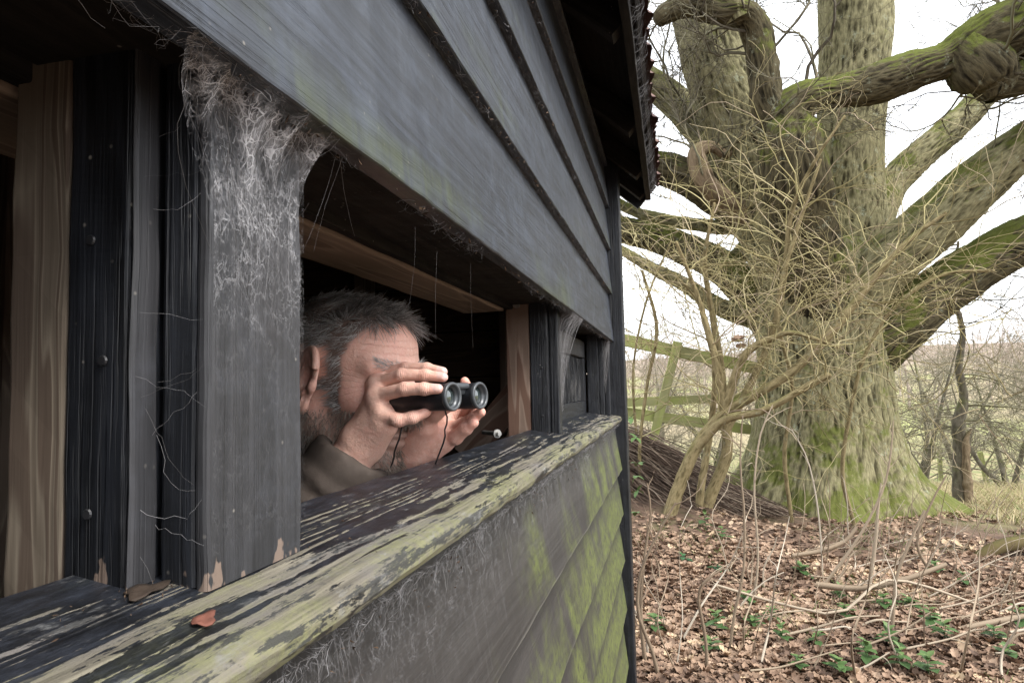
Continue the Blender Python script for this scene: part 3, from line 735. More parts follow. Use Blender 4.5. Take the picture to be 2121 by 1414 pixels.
def mat_skin():
    g = G('skin'); c = g.sep(g.attr('tone', 'Vector')); p = g.coord()
    base = g.mix(c[0], (.66, .435, .345), (.66, .33, .26))
    mott = g.noise(p, 70, 6, .75); base = g.mix(g.math('MULTIPLY', g.step(mott, .42, .66), .45), base, (.62, .31, .25))
    base = g.mix(g.math('MULTIPLY', g.step(g.noise(p, 160, 5, .75), .46, .66), .30), base, (.74, .55, .46))
    fk = g.math('MULTIPLY', g.step(g.voro(p, 330.0), .22, .10), g.step(g.noise(p, 60, 2), .5, .62)); base = g.mix(g.math('MULTIPLY', fk, .35), base, (.33, .17, .12))
    cr = g.sep(g.attr('crease', 'Vector')); ph = g.math('ADD', cr[0], g.math('MULTIPLY', g.noise(p, 260, 3), 5.0)); cre = g.math('MULTIPLY', g.step(g.math('SINE', ph), -.2, -.95), cr[1])
    base = g.mix(g.math('MULTIPLY', cre, .35), base, (.36, .16, .125))
    base = g.mix(g.math('MULTIPLY', c[1], .62), base, (.17, .12, .098))
    base = g.mix(g.math('MULTIPLY', c[2], .75), base, (.56, .40, .37))
    base = g.mix(g.math('MULTIPLY', g.attr('scalp', 'Fac'), .85), base, (.085, .072, .062))
    pore = g.noise(p, 900, 2); wr = g.noise(p, 240, 3, .6)
    nb = g.bump(pore, .0005, .5); nb = g.bump(wr, .0016, .5, nb); nb = g.bump(g.math('MULTIPLY', cre, -1.0), .0016, .9, nb); nb = g.bump(g.noise(g.scale(p, (1, 1, 1)), 90, 4, .6), .002, .35, nb)
    r = g.mix(c[2], (.50, .50, .50), (.28, .28, .28))
    return g.done(base, r, nb, .4, **{'Subsurface Weight': .08, 'Subsurface Scale': .006, 'Subsurface Radius': (1.0, .35, .2)})
M['skin'] = mat_skin()
o_ = np.array([*PEL[:2], .05])
me = mesh_np('person', np.concatenate([Vh, Vr, Vl, Vt]) - o_, np.concatenate([Qh, Qr + n1, Ql + n1 + n2, Qt + n1 + n2 + n3]), M['skin'], True, {'crease': crs, 'tone': tone, 'scalp': np.concatenate([soft_mask(scalp_mask(hl), Qh), np.zeros(n2 + n3 + n4)])})
person = obj('person', me, None, Matrix.Translation(Vector(o_)))
tag(person, 'grey haired man in brown jacket looking out of the slot through binoculars', 'person')

# clothes -----------------------------------------------------------------------
def mat_cloth(name, c, sc=900):
    g = G(name); p = g.coord(); n = g.noise(p, 14, 4, .6); w = g.noise(p, sc, 2)
    return g.done(g.mix(g.step(n, .3, .7), tuple(v * .75 for v in c), tuple(v * 1.25 for v in c)), .8, g.bump(w, .0006, .5, g.bump(n, .004, .4)), .2)
M['jacket'] = mat_cloth('brown_jacket_cloth', (.070, .055, .046)); M['trousers'] = mat_cloth('dark_trousers_cloth', (.03, .032, .036))
M['strap'] = mat_simple('black_webbing', (.012, .012, .013), .6, noise=.3)
def cuff_end(w, e, s): w = np.array(w); return w + (np.array(e) - w) * s
R_c = Zp(436, 1112, .874); L_c = cuff_end(L_w, L_e, .12)
R_c2 = Zp(285, 1350, .868)
axr = nrm(R_c2 - R_c)
CUT = [(R_c - axr * .002, axr), (L_c, nrm(np.array(L_e) - L_c))]
def sd_jacket(P):
    d = sd_torso(P, .022)
    for (c, a), e in zip(CUT, ELB):
        s = capsule(P, c - a * .05, e, .0440, .062)
        t = (P - np.asarray(c, np.float32)) @ np.asarray(a, np.float32)
        s = s - .0045 * np.exp(-((t - .055) / .022) ** 2) * np.sin(t * 190) - .0015 * (t < .026)
        s = np.maximum(s, -t + .0)                       # the cuff: cut square to the forearm
        d2 = np.maximum(d, -(t + 0 * s)) if False else d
        d = smin(d2, s, .02)
    # hollow
    neck = capsule(P, NB + zax * .10 + fl_ * .05, NB - zax * .05, .075, .07)
    d = np.maximum(d, -neck)
    inner = None
    for (c, a), e in zip(CUT, ELB):
        s = capsule(P, c - a * .06, c + a * .012, .0365, .034); inner = s if inner is None else np.minimum(inner, s)
    return np.maximum(d, -inner)
lo, hi = bbox(NB, PEL, *SH, *ELB, R_c, L_c, pad=.19)
Vj, Qj = surface_nets(sd_jacket, lo, hi, .0062)
Vj = Vj + .005 * np.stack([pnoise(Vj * 16 + 7 * i) for i in range(3)], -1) + .003 * np.stack([pnoise(Vj * 34 + 5 * i) for i in range(3)], -1)
obj('jacket', mesh_np('jacket', Vj - o_, Qj, M['jacket']), person, Matrix.Translation(Vector(o_)))
lo, hi = bbox(*HIP, *FOOT, PEL, pad=.2); lo[2] = .02
Vq, Qq = surface_nets(lambda P: np.maximum(sd_legs(P, .014), capsule(P, PEL + zax * .02, PEL - zax * .05, .0, .0) * 0 - 1), lo, hi, .02)
obj('trousers', mesh_np('trousers', Vq - o_, Qq, M['trousers']), person, Matrix.Translation(Vector(o_)))
# cuff tab: a strap of the same cloth with a black grip pad
def tab(name, c, a, ang0, ang1, t0, t1, rad, mat):
    u = np.cross(a, zax); u = nrm(u); v = np.cross(a, u); th = np.linspace(ang0, ang1, 14); ts = np.linspace(t0, t1, 6)
    V = []
    for R_ in (rad, rad + .0035):
        for t in ts:
            for h in th: V.append(c + a * t + (u * math.cos(h) + v * math.sin(h)) * R_)
    V = np.array(V); n = 14 * 6; i = (np.arange(5)[:, None] * 14 + np.arange(13)[None]).ravel()
    q = np.stack([i, i + 1, i + 15, i + 14], 1); Q = [q[:, ::-1], q + n]
    ring = [k for k in range(14)] + [k * 14 + 13 for k in range(1, 6)] + [5 * 14 + k for k in range(12, -1, -1)] + [k * 14 for k in range(4, 0, -1)]
    rg = np.array(ring); r2 = np.roll(rg, -1); Q.append(np.stack([rg, r2, r2 + n, rg + n], 1))
    return obj(name, mesh_np(name, V - o_, Q, mat, False), person, Matrix.Translation(Vector(o_)))
tview = nrm(CAMPOS - R_c); uu = nrm(np.cross(axr, zax)); vv = np.cross(axr, uu); a0 = math.atan2(tview @ vv, tview @ uu)
TAB0 = a0
tab('cuff_tab', R_c, axr, a0 - .15, a0 + 1.35, .007, .036, .0452, M['jacket'])
tab('cuff_pad', R_c, axr, a0 - .45, a0 - .16, .012, .032, .0450, M['strap'])

# hair --------------------------------------------------------------------------
rng = np.random.RandomState(3)
nrm_h = None
def head_normals(pts):
    e = .0015; P = pts.astype(np.float32)
    return np.stack([sd_head(P + np.eye(3, dtype=np.float32)[i] * e) - sd_head(P - np.eye(3, dtype=np.float32)[i] * e) for i in range(3)], -1)
def region_pick(mask, n):
    k = np.flatnonzero(mask); k = rng.choice(k, n); return hl[k] + rng.randn(n, 3) * .0008
x, y, z = hl.T; ay = np.abs(y)
scalp = rng.rand(n1) < soft_mask(scalp_mask(hl), Qh, 5) ** .7
scalp &= np.abs(hl[:, 1]) < .0815
def strands(name, mask, n, lfun, dfun, r, mat, npts=6, curl=.0):
    p = region_pick(mask, n); nn = head_normals(p); nn /= np.linalg.norm(nn, axis=1)[:, None] + 1e-9
    L = lfun(p) * (1 + .18 * rng.randn(n)); L = np.maximum(L, .002); D = dfun(p, nn); D /= np.linalg.norm(D, axis=1)[:, None]
    t = np.linspace(0, 1, npts)[None, :, None]
    up0 = nn * .40 + .9 * D; up0 /= np.linalg.norm(up0, axis=1)[:, None]
    bend = rng.randn(n, 3) * .13 + curl * np.stack([pnoise(p * 55 + 11 * i) for i in range(3)], -1)
    pts = p[:, None] - nn[:, None] * .001 + L[:, None, None] * (up0[:, None] * t * (1 - .4 * t) * .8 + D[:, None] * t * t * .6 + bend[:, None] * t * t)
    P = h2w(pts.reshape(-1, 3)).reshape(pts.shape)
    R = (r * (.75 + .5 * rng.rand(n)))[:, None] * np.linspace(1, .25, npts)[None]
    V, q = tubes(P, R, 3)
    c = np.repeat(np.clip(.5 + .3 * rng.randn(n) + .8 * pnoise(p * 30), 0, 1), npts * 3)
    top = np.repeat(np.clip((p[:, 2] - .045) / .05, 0, 1), npts * 3)
    return obj(name, mesh_np(name, V - o_, q, mat, True, {'tint': c, 'top': top}), person, Matrix.Translation(Vector(o_)))
def mat_hair(name, lo, hi, lo2, hi2):
    g = G(name); t = g.attr('tint', 'Fac'); tp = g.attr('top', 'Fac')
    return g.done(g.mix(tp, g.mix(t, lo, hi), g.mix(t, lo2, hi2)), .45, None, .5)
M['hair'] = mat_hair('grey_hair', (.12, .112, .105), (.55, .53, .51), (.045, .042, .039), (.40, .38, .36))
M['beard'] = mat_hair('grey_brown_stubble', (.05, .032, .023), (.38, .32, .27), (.05, .032, .023), (.38, .32, .27))
def hl_len(p): return .010 + .005 * np.clip((p[:, 2] - .03) / .06, 0, 1) + .010 * np.clip((p[:, 0] - .045) / .03, 0, 1)
def hl_dir(p, n):
    top = np.clip((p[:, 2] - .05) / .05, 0, 1)[:, None]
    sidev = np.array([-.9, 0, -.45])[None] + .5 * np.stack([pnoise(p * 45 + 3 * i) for i in range(3)], -1) + 0 * n
    topv = np.stack([1.0 + 0 * p[:, 0], 1.1 * pnoise(p * 34 + 5), -.05 + .9 * pnoise(p * 40)], -1)
    return sidev * (1 - top) + topv * top + .10 * n + .12 * rng.randn(*n.shape)
strands('hair', scalp, 21000, hl_len, hl_dir, .00045, M['hair'], curl=.8)
beardm = (tone[:n1, 1] > .25) & (z < -.032) & ~((x > .078) & (ay < .022) & (z > -.086) & (z < -.058))
strands('beard', beardm, 8000, lambda p: .009 + 0 * p[:, 0], lambda p, n: np.array([.15, 0, -.8])[None] + .4 * n + .3 * rng.randn(*n.shape), .00038, M['beard'], 4)
brow = (x > .066) & (ay > .012) & (ay < .052) & (np.abs(z - .024 - .1 * (ay - .03)) < .006)
for sg in (-1, 1): strands('eyebrow', brow & (y * sg > 0), 260, lambda p: .009 + 0 * p[:, 0], lambda p, n: np.stack([-.4 + 0 * p[:, 0], np.sign(p[:, 1]) * .9, .25 + 0 * p[:, 0]], -1) + .3 * rng.randn(*n.shape), .0003, M['hair'], 4)

# binoculars ---------------------------------------------------------------------
bax = nrm(ba_ + zax * .03)
lensR = A(938, 821, .822); bside = -np.cross(ba_, zax)                                 # towards the left barrel
lensL = lensR + bside * .060 + bax * .0
binoc = empty('binoculars', (lensR + lensL) / 2 - bax * .055)
tag(binoc, 'compact black binoculars held up in both hands by the man', 'binoculars')
M['rubber'] = mat_simple('black_rubber_armour', (.012, .013, .016), .45, noise=.25, nscale=300)
M['grey_rim'] = mat_simple('dark_grey_rim', (.055, .06, .066), .35, .2)
g = G('coated_lens'); M['lens'] = g.done((.02, .03, .03), .03, None, .8, **{'Coat Weight': 1.0, 'Coat Roughness': .02})
def lathe(name, prof, base, ax, mat, parent, n=36):
    u = nrm(np.cross(ax, zax)); v = np.cross(u, ax); th = np.arange(n) * 2 * np.pi / n
    V = np.array([base + ax * a + (u * math.cos(t) + v * math.sin(t)) * r for a, r in prof for t in th])
    i = np.arange(len(prof) - 1)[:, None] * n; j = np.arange(n)[None]; q = np.stack([i + j, i + (j + 1) % n, i + n + (j + 1) % n, i + n + j], -1).reshape(-1, 4)
    return obj(name, mesh_np(name, V - base, q, mat), parent, Matrix.Translation(Vector(base)))
for L_ in (lensR, lensL):
    b = lathe('barrel', [(-.108, .0), (-.108, .0135), (-.105, .0145), (-.085, .0150), (-.06, .0158), (-.02, .0165), (-.006, .0168), (-.0045, .0168)], L_, bax, M['rubber'], binoc)
    lathe('objective_rim', [(-.0045, .0168), (-.003, .0176), (.000, .0176), (.0012, .0168), (.0012, .0142), (-.001, .0136), (-.004, .0134), (-.004, .0122), (-.007, .0118)], L_, bax, M['grey_rim'], b)
    lathe('lens', [(-.0045, .0), (-.0048, .005), (-.006, .010), (-.0075, .0119)], L_, bax, M['lens'], b)
    lathe('eyecup', [(-.125, .010), (-.125, .0150), (-.120, .0158), (-.110, .0155), (-.108, .0140)], L_, bax, M['rubber'], b)
mid = (lensR + lensL) / 2
timber('bridge', binoc, M['grey_rim'], mid - bside * .022 - bax * .035 + zax * .007, mid + bside * .022 - bax * .035 + zax * .007, bax, .045, .010, .003, 0, 4)
timber('bridge_cap', binoc, M['grey_rim'], mid - bside * .016 - bax * .014 + zax * .013, mid + bside * .016 - bax * .014 + zax * .013, bax, .014, .008, .003, 0, 4)
lathe('focus_wheel', [(-.012, 0), (-.012, .0095), (-.010, .0105), (.010, .0105), (.012, .0095), (.012, 0)], mid - bax * .07 + zax * .004, bax, M['rubber'], binoc)
# neck cord hanging from the lugs
cb = Batch(14, 6)
cb.add([lensR - bax * .012 - zax * .016, Zp(985, 905, .842), Zp(965, 955, .845), Zp(968, 1010, .852), Zp(945, 1070, .86), Zp(925, 1120, .87), Zp(900, 1190, .88), Zp(800, 1330, .92), h2w((-.02, -.09, -.30)), h2w((-.12, -.085, -.20))], .0011, .0011)
cb.build('neck_cord', M['strap'], binoc, mid)
cb = Batch(14, 6)
cb.add([Zp(712, 945, .845), Zp(700, 1010, .852), Zp(672, 1080, .87), Zp(665, 1140, .885), Zp(640, 1200, .90), Zp(560, 1330, .93), h2w((-.0, .02, -.28)), h2w((-.12, .07, -.20))], .0011, .0011)
cb.build('neck_cord', M['strap'], binoc, mid)
# ------------------------------------------------------------------ ground
def sstep(a, b, x): t = np.clip((x - a) / (b - a), 0, 1); return t * t * (3 - 2 * t)
def gz(x, y):
    x = np.asarray(x, float); y = np.asarray(y, float)
    z = -.118 * (np.log1p(np.exp((y - 8.0) * 1.2)) / 1.2) * (1 - sstep(20, 34, y)) - 2.75 * sstep(20, 34, y)
    z = z + sstep(70, 420, y) * (13 + 8 * np.sin(x * .006 + .8)) + sstep(40, 90, y) * 1.0
    z = z + .42 * np.exp(-((x + .35) ** 2 / 1.1 + (y - 7.6) ** 2 / 2.2))          # bank under the brushwood
    z = z + .06 * np.exp(-((x - 1.6) ** 2 + (y - 8.2) ** 2) / 2.5)
    q = np.stack([x, y, x * 0], -1); far = np.clip(y / 30, 1, 6)
    return z + (.05 * fbm(q * .9, 3) + .018 * fbm(q * 5 + 7, 2)) * far
def gpt(px, py, it=14):
    """where a photo point meets the ground"""
    r = ray(px, py); t = 4.0
    for _ in range(60):
        p = CAMPOS + r * t; e = p[2] - float(gz(p[0], p[1])); t += e / max(-r[2], .06) * .6
        if abs(e) < .002: break
    return CAMPOS + r * t
def axis(lo, hi, d, far_lo, far_hi, gr=1.16):
    a = list(np.arange(lo, hi, d)); s = d
    while a[-1] < far_hi: s *= gr; a.append(a[-1] + s)
    s = d; b = [lo]
    while b[-1] > far_lo: s *= gr; b.append(b[-1] - s)
    return np.array(b[:0:-1] + a)
xs = axis(-1.5, 5.5, .05, -900, 900); ys = axis(1.5, 12, .05, -60, 1500)
Xg, Yg = np.meshgrid(xs, ys, indexing='ij'); Zg = gz(Xg, Yg)
V = np.stack([Xg, Yg, Zg], -1).reshape(-1, 3); ny = len(ys)
i = np.arange(len(xs) - 1)[:, None] * ny + np.arange(ny - 1)[None]; q = np.stack([i, i + ny, i + ny + 1, i + 1], -1).reshape(-1, 4)
def mat_ground():
    g = G('leaf_strewn_earth'); p = g.coord(); s = g.sep(p)
    n = g.noise(p, 5, 6, .7); v = g.voro(p, 16, 'F1', 'Color')
    earth = g.mix(g.step(n, .3, .7), (.055, .040, .030), (.13, .09, .065))
    earth = g.mix(.45, earth, g.mix(g.sep(v)[0], (.07, .042, .030), (.24, .155, .11)))
    moss = g.step(g.noise(p, 1.6, 4, .6), .52, .64); earth = g.mix(g.math('MULTIPLY', moss, .4), earth, (.07, .085, .03))
    grass = g.mix(g.step(g.noise(p, 1.2, 5, .65), .35, .65), (.26, .215, .12), (.13, .15, .055))
    far = g.mix(g.step(g.noise(p, .03, 3), .4, .6), (.24, .25, .10), (.27, .22, .14))
    edge = g.math('ADD', s[1], g.math('MULTIPLY', g.noise(p, .8, 3), 3.0))
    col = g.mix(g.step(edge, 8.6, 11.2), earth, grass); col = g.mix(g.step(s[1], 34, 60), col, far)
    hill = g.mix(g.noise(p, .02, 5, .7), (.20, .15, .12), (.30, .24, .19)); col = g.mix(g.step(s[1], 150, 260), col, hill)
    return g.done(col, .9, g.bump(g.noise(p, 40, 4, .7), .015, .6), .15)
me = mesh_np('ground', V, q, mat_ground()); tag(obj('ground', me), kind='structure')

# leaf litter -------------------------------------------------------------------
rng = np.random.RandomState(11)
def view_scatter(n, d0, d1, pxa=1290, pxb=2200, power=1.0):
    d = d0 + (d1 - d0) * rng.rand(n) ** power; px = pxa + (pxb - pxa) * rng.rand(n)
    r = np.stack([ray(a, 1000) for a in px]); hx = r[:, :2] / np.linalg.norm(r[:, :2], axis=1)[:, None]
    return hx[:, 0] * d, hx[:, 1] * d
def oak_leaf():
    L = np.array([0, .14, .30, .42, .58, .70, .86, 1.0]); w = np.array([.02, .14, .24, .17, .30, .20, .22, .0])
    V = [];
    for l, k in zip(L, w): V += [(l - .5, -k, .10 * k + .08 * (l - .5) ** 2), (l - .5, 0, 0), (l - .5, k, .10 * k + .08 * (l - .5) ** 2)]
    F_ = []
    for a in range(7):
        b = a * 3; F_ += [(b, b + 3, b + 4, b + 1), (b + 1, b + 4, b + 5, b + 2)]
    return np.array(V), np.array(F_)
def scatter_mesh(name, V0, F0, X, Y, size, mat, tilt=.5, lift=.012, tint=None, zf=gz, curl=1.5):
    n = len(X); yaw = rng.rand(n) * 6.283; tx = rng.randn(n) * tilt; ty = rng.randn(n) * tilt
    V = np.repeat(V0[None], n, 0) * size[:, None, None]
    c = (rng.randn(n) * curl)[:, None]; V[:, :, 2] += c * (V[:, :, 0] ** 2 + 2.5 * V[:, :, 1] ** 2) / size[:, None] + (rng.randn(n) * .35)[:, None] * V[:, :, 1]
    cx, sx, cy, sy, cz, sz = np.cos(tx), np.sin(tx), np.cos(ty), np.sin(ty), np.cos(yaw), np.sin(yaw)
    x, y, z = V[..., 0], V[..., 1], V[..., 2]
    y, z = y * cx[:, None] - z * sx[:, None], y * sx[:, None] + z * cx[:, None]
    x, z = x * cy[:, None] + z * sy[:, None], -x * sy[:, None] + z * cy[:, None]
    x, y = x * cz[:, None] - y * sz[:, None], x * sz[:, None] + y * cz[:, None]
    Z0 = zf(X, Y) + lift * (1 + rng.rand(n))
    V = np.stack([x + X[:, None], y + Y[:, None], z + Z0[:, None]], -1).reshape(-1, 3)
    Fq = (F0[None] + (np.arange(n) * len(V0))[:, None, None]).reshape(-1, F0.shape[1])
    t = rng.rand(n) if tint is None else tint
    return mesh_np(name, V, Fq, mat, True, {'tint': np.repeat(t, len(V0))})
g = G('fallen_leaf'); t = g.attr('tint', 'Fac'); n = g.noise(g.coord(), 60, 3)
c = g.ramp(t, [(0, (.080, .050, .034)), (.3, (.185, .118, .078)), (.6, (.29, .196, .132)), (.85, (.40, .29, .205)), (1, (.48, .36, .23))])
M['leaf'] = g.done(g.mix(g.math('MULTIPLY', g.step(n, .45, .7), .35), c, (.14, .08, .055)), .7, g.bump(n, .002, .4), .3)
V0, F0 = oak_leaf()
X1, Y1_ = view_scatter(19000, 2.6, 6.2, power=.8); X2, Y2 = view_scatter(7000, 6.0, 11.0)
X3, Y3 = view_scatter(6500, 2.2, 9.0, 2200, 3000); X4, Y4 = view_scatter(2600, 3.0, 7.5, 1080, 1300)
keep = (fbm(np.stack([X2 * .8, Y2 * .8, X2 * 0], -1), 2) > -.1 + .16 * (Y2 - 7)) & (Y2 < 10.6); X2, Y2 = X2[keep], Y2[keep]
X = np.concatenate([X1, X2, X3, X4]); Y = np.concatenate([Y1_, Y2, Y3, Y4]); k = ~((X < -.12) & (Y < 2.95)); X, Y = X[k], Y[k]
tag(obj('leaf_litter', scatter_mesh('leaf_litter', V0, F0, X, Y, .034 + .048 * rng.rand(len(X)), M['leaf'], .26, .008, curl=.8, tint=np.clip(.46 + .7 * fbm(np.stack([X * 1.1, Y * 1.1, X * 0], -1), 3) + .22 * rng.randn(len(X)), 0, 1))), 'brown fallen oak leaves covering the ground', 'leaf litter', kind='stuff')

# grass ---------------------------------------------------------------------------
def blades(name, X, Y, hgt, mat, lean=.5, w=.0022):
    n = len(X); t = np.linspace(0, 1, 4)[None, :, None]; base = np.stack([X, Y, gz(X, Y) - .01], -1)[:, None]
    a = rng.rand(n) * 6.283; D = np.stack([np.cos(a) * lean, np.sin(a) * lean, np.ones(n)], -1) * hgt[:, None]
    bend = np.stack([np.cos(a), np.sin(a), -.5 + 0 * a], -1) * (hgt * .5 * rng.rand(n))[:, None]
    P = base + D[:, None] * t + bend[:, None] * t * t
    Vv, q = tubes(P, np.tile(np.array([1, .9, .6, .15]) * w, (n, 1)) * (.6 + .8 * rng.rand(n))[:, None], 3)
    return obj(name, mesh_np(name, Vv, q, mat, True, {'tint': np.repeat(rng.rand(n), 12)}))
def mat_tint(name, stops, rough=.75, trans=0.0, nz=0.0):
    g = G(name); c = g.ramp(g.attr('tint', 'Fac'), stops)
    if nz: c = g.mix(g.math('MULTIPLY', g.step(g.noise(g.coord(), 35, 4, .6), .4, .7), nz), c, tuple(v * .45 for v in stops[0][1]))
    return g.done(c, rough, None, .25, **({'Transmission Weight': 0} if not trans else {'Subsurface Weight': trans, 'Subsurface Scale': .003}))
M['drygrass'] = mat_tint('dry_grass', [(0, (.30, .24, .13)), (.6, (.46, .38, .23)), (1, (.22, .25, .09))])
Xa, Ya = view_scatter(12000, 8.6, 26, 1290, 2200)
c = fbm(np.stack([Xa * .5, Ya * .5, Xa * 0], -1), 2); k = c > -.15; Xa, Ya = Xa[k], Ya[k]
tag(blades('dry_grass', Xa, Ya, .06 + .14 * rng.rand(len(Xa)) ** 2 + .012 * (Ya - 8.6), M['drygrass'], .6, .006), 'pale dry winter grass beyond the oak', 'grass', kind='stuff')
M['greengrass'] = mat_tint('short_green_grass', [(0, (.08, .13, .03)), (1, (.17, .22, .07))])
Xa, Ya = view_scatter(5200, 3.2, 9.5); c = fbm(np.stack([Xa * .9, Ya * .9, Xa * 0 + 4], -1), 2); k = c > .12; Xa, Ya = Xa[k], Ya[k]
tag(blades('short_grass', Xa, Ya, .03 + .06 * rng.rand(len(Xa)), M['greengrass'], .6, .0022), 'short green grass between the leaves', 'grass', kind='stuff')
# ------------------------------------------------------------------ branching
def unit(v): return v / (np.linalg.norm(v, axis=-1)[..., None] + 1e-9)
def sprout(P0, D0, L, n=7, wig=.35, grav=0.0, rg=rng):
    N = len(P0); P = np.zeros((N, n, 3)); P[:, 0] = P0; D = unit(D0); st = (L / (n - 1))[:, None]
    for i in range(1, n):
        D = unit(D + rg.randn(N, 3) * wig + np.array([0, 0, grav])); P[:, i] = P[:, i - 1] + D * st
    return P
def children(P, R, per, ang, lratio, L, rg=rng, t0=.15):
    N, n, _ = P.shape; k = np.repeat(np.arange(N), per); t = t0 + (1 - t0) * rg.rand(len(k)); u = t * (n - 1)
    i = np.minimum(u.astype(int), n - 2); f = (u - i)[:, None]
    p = P[k, i] * (1 - f) + P[k, i + 1] * f; d = unit(P[k, i + 1] - P[k, i]); rr = R[k, i]
    side = unit(np.cross(d, rg.randn(len(k), 3))); a = (ang * (.6 + .7 * rg.rand(len(k))))[:, None]
    return p, d * np.cos(a) + side * np.sin(a), L[k] * lratio * (.45 + .8 * rg.rand(len(k))), rr
def twigmesh(name, mat, levels, parent, origin, sides=3, kind='stuff'):
    Vs, Qs, Ts = [], [], []; off = 0; o = np.array(origin, float)
    for P, R in levels:
        if not len(P): continue
        V, q = tubes(P, R, sides); Vs.append(V); Qs.append(q + off); off += len(V)
        Ts.append(np.repeat(rng.rand(len(P)), P.shape[1] * sides))
    ob = obj(name, mesh_np(name, np.concatenate(Vs) - o, np.concatenate(Qs), mat, True, {'tint': np.concatenate(Ts)}), parent, Matrix.Translation(Vector(o)))
    if kind: ob['kind'] = kind
    return ob
def taper(n, r0, r1): return r0[:, None] * (1 - np.linspace(0, 1, n))[None] + r1 * np.linspace(0, 1, n)[None]

# bark ------------------------------------------------------------------------------
def mat_bark(name, lo, hi, moss=.5, lich=.3, mossc=((.042, .055, .010), (.16, .18, .035)), up=True, sc=1.0):
    g = G(name); c = g.attr('bark', 'Vector'); p = g.coord()
    geo = g.n('ShaderNodeNewGeometry'); nz = g.sep(geo.outputs['Normal'])[2]
    rid = g.attr('ridge', 'Fac')
    f1 = g.noise(g.scale(c, (1, 1, .8)), 42 * sc, 6, .75, .4); f2 = g.noise(c, 90 * sc, 3, .6)
    t = g.math('ADD', g.math('MULTIPLY', rid, .6), g.math('MULTIPLY', f1, .55))
    col = g.mix(g.step(t, .32, .88), lo, hi)
    col = g.mix(g.math('MULTIPLY', g.step(f2, .35, .7), .35), col, tuple(v * .6 for v in lo))
    if lich:
        l = g.step(g.noise(p, 7, 5, .7), .57, .66); l = g.math('MULTIPLY', l, g.step(g.noise(p, 40, 3, .6), .42, .58))
        col = g.mix(g.math('MULTIPLY', l, lich), col, (.36, .40, .30))
    if moss:
        m = g.noise(p, 2.6, 5, .66)
        if up: m = g.math('ADD', m, g.math('MULTIPLY', nz, .22))
        m = g.math('ADD', m, g.attr('moss', 'Fac'))
        m = g.math('MULTIPLY', g.step(m, .56, .74), moss)
        col = g.mix(m, col, g.mix(g.noise(p, 50, 4, .7), *mossc))
    nb = g.bump(t, .020 / sc, .9); nb = g.bump(f2, .004 / sc, .6, nb)
    return g.done(col, .88, nb, .15)
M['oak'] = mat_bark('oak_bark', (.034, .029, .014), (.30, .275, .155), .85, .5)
M['oakdark'] = mat_bark('shaded_mossy_oak_bark', (.016, .013, .008), (.115, .098, .056), .90, .4)  # darker copy of the oak bark, shade on these limbs put into the colour
M['elder'] = mat_bark('yellow_lichened_elder_bark', (.10, .078, .036), (.29, .235, .125), .35, .3, ((.07, .085, .015), (.16, .17, .04)), True, 2.5)
M['smallbark'] = mat_bark('smooth_dark_bark', (.07, .06, .045), (.16, .14, .105), .5, .4, sc=2)
M['deadwood'] = mat_bark('bare_dead_wood', (.11, .078, .048), (.27, .205, .135), .25, .2, sc=1.6)
def crom(pts, ds):
    """smooth path through control rows, about ds apart"""
    P = np.array(pts, float); P = np.vstack([2 * P[0] - P[1], P, 2 * P[-1] - P[-2]]); out = []
    for i in range(1, len(P) - 2):
        a, b, c, d = P[i - 1:i + 3]; n = max(2, int(np.linalg.norm((c - b)[:3]) / ds)); t = np.linspace(0, 1, n, endpoint=False)[:, None]
        out.append(.5 * (2 * b + (c - a) * t + (2 * a - 5 * b + 4 * c - d) * t * t + (3 * b - a - 3 * c + d) * t ** 3))
    return np.vstack(out + [P[-2][None]])
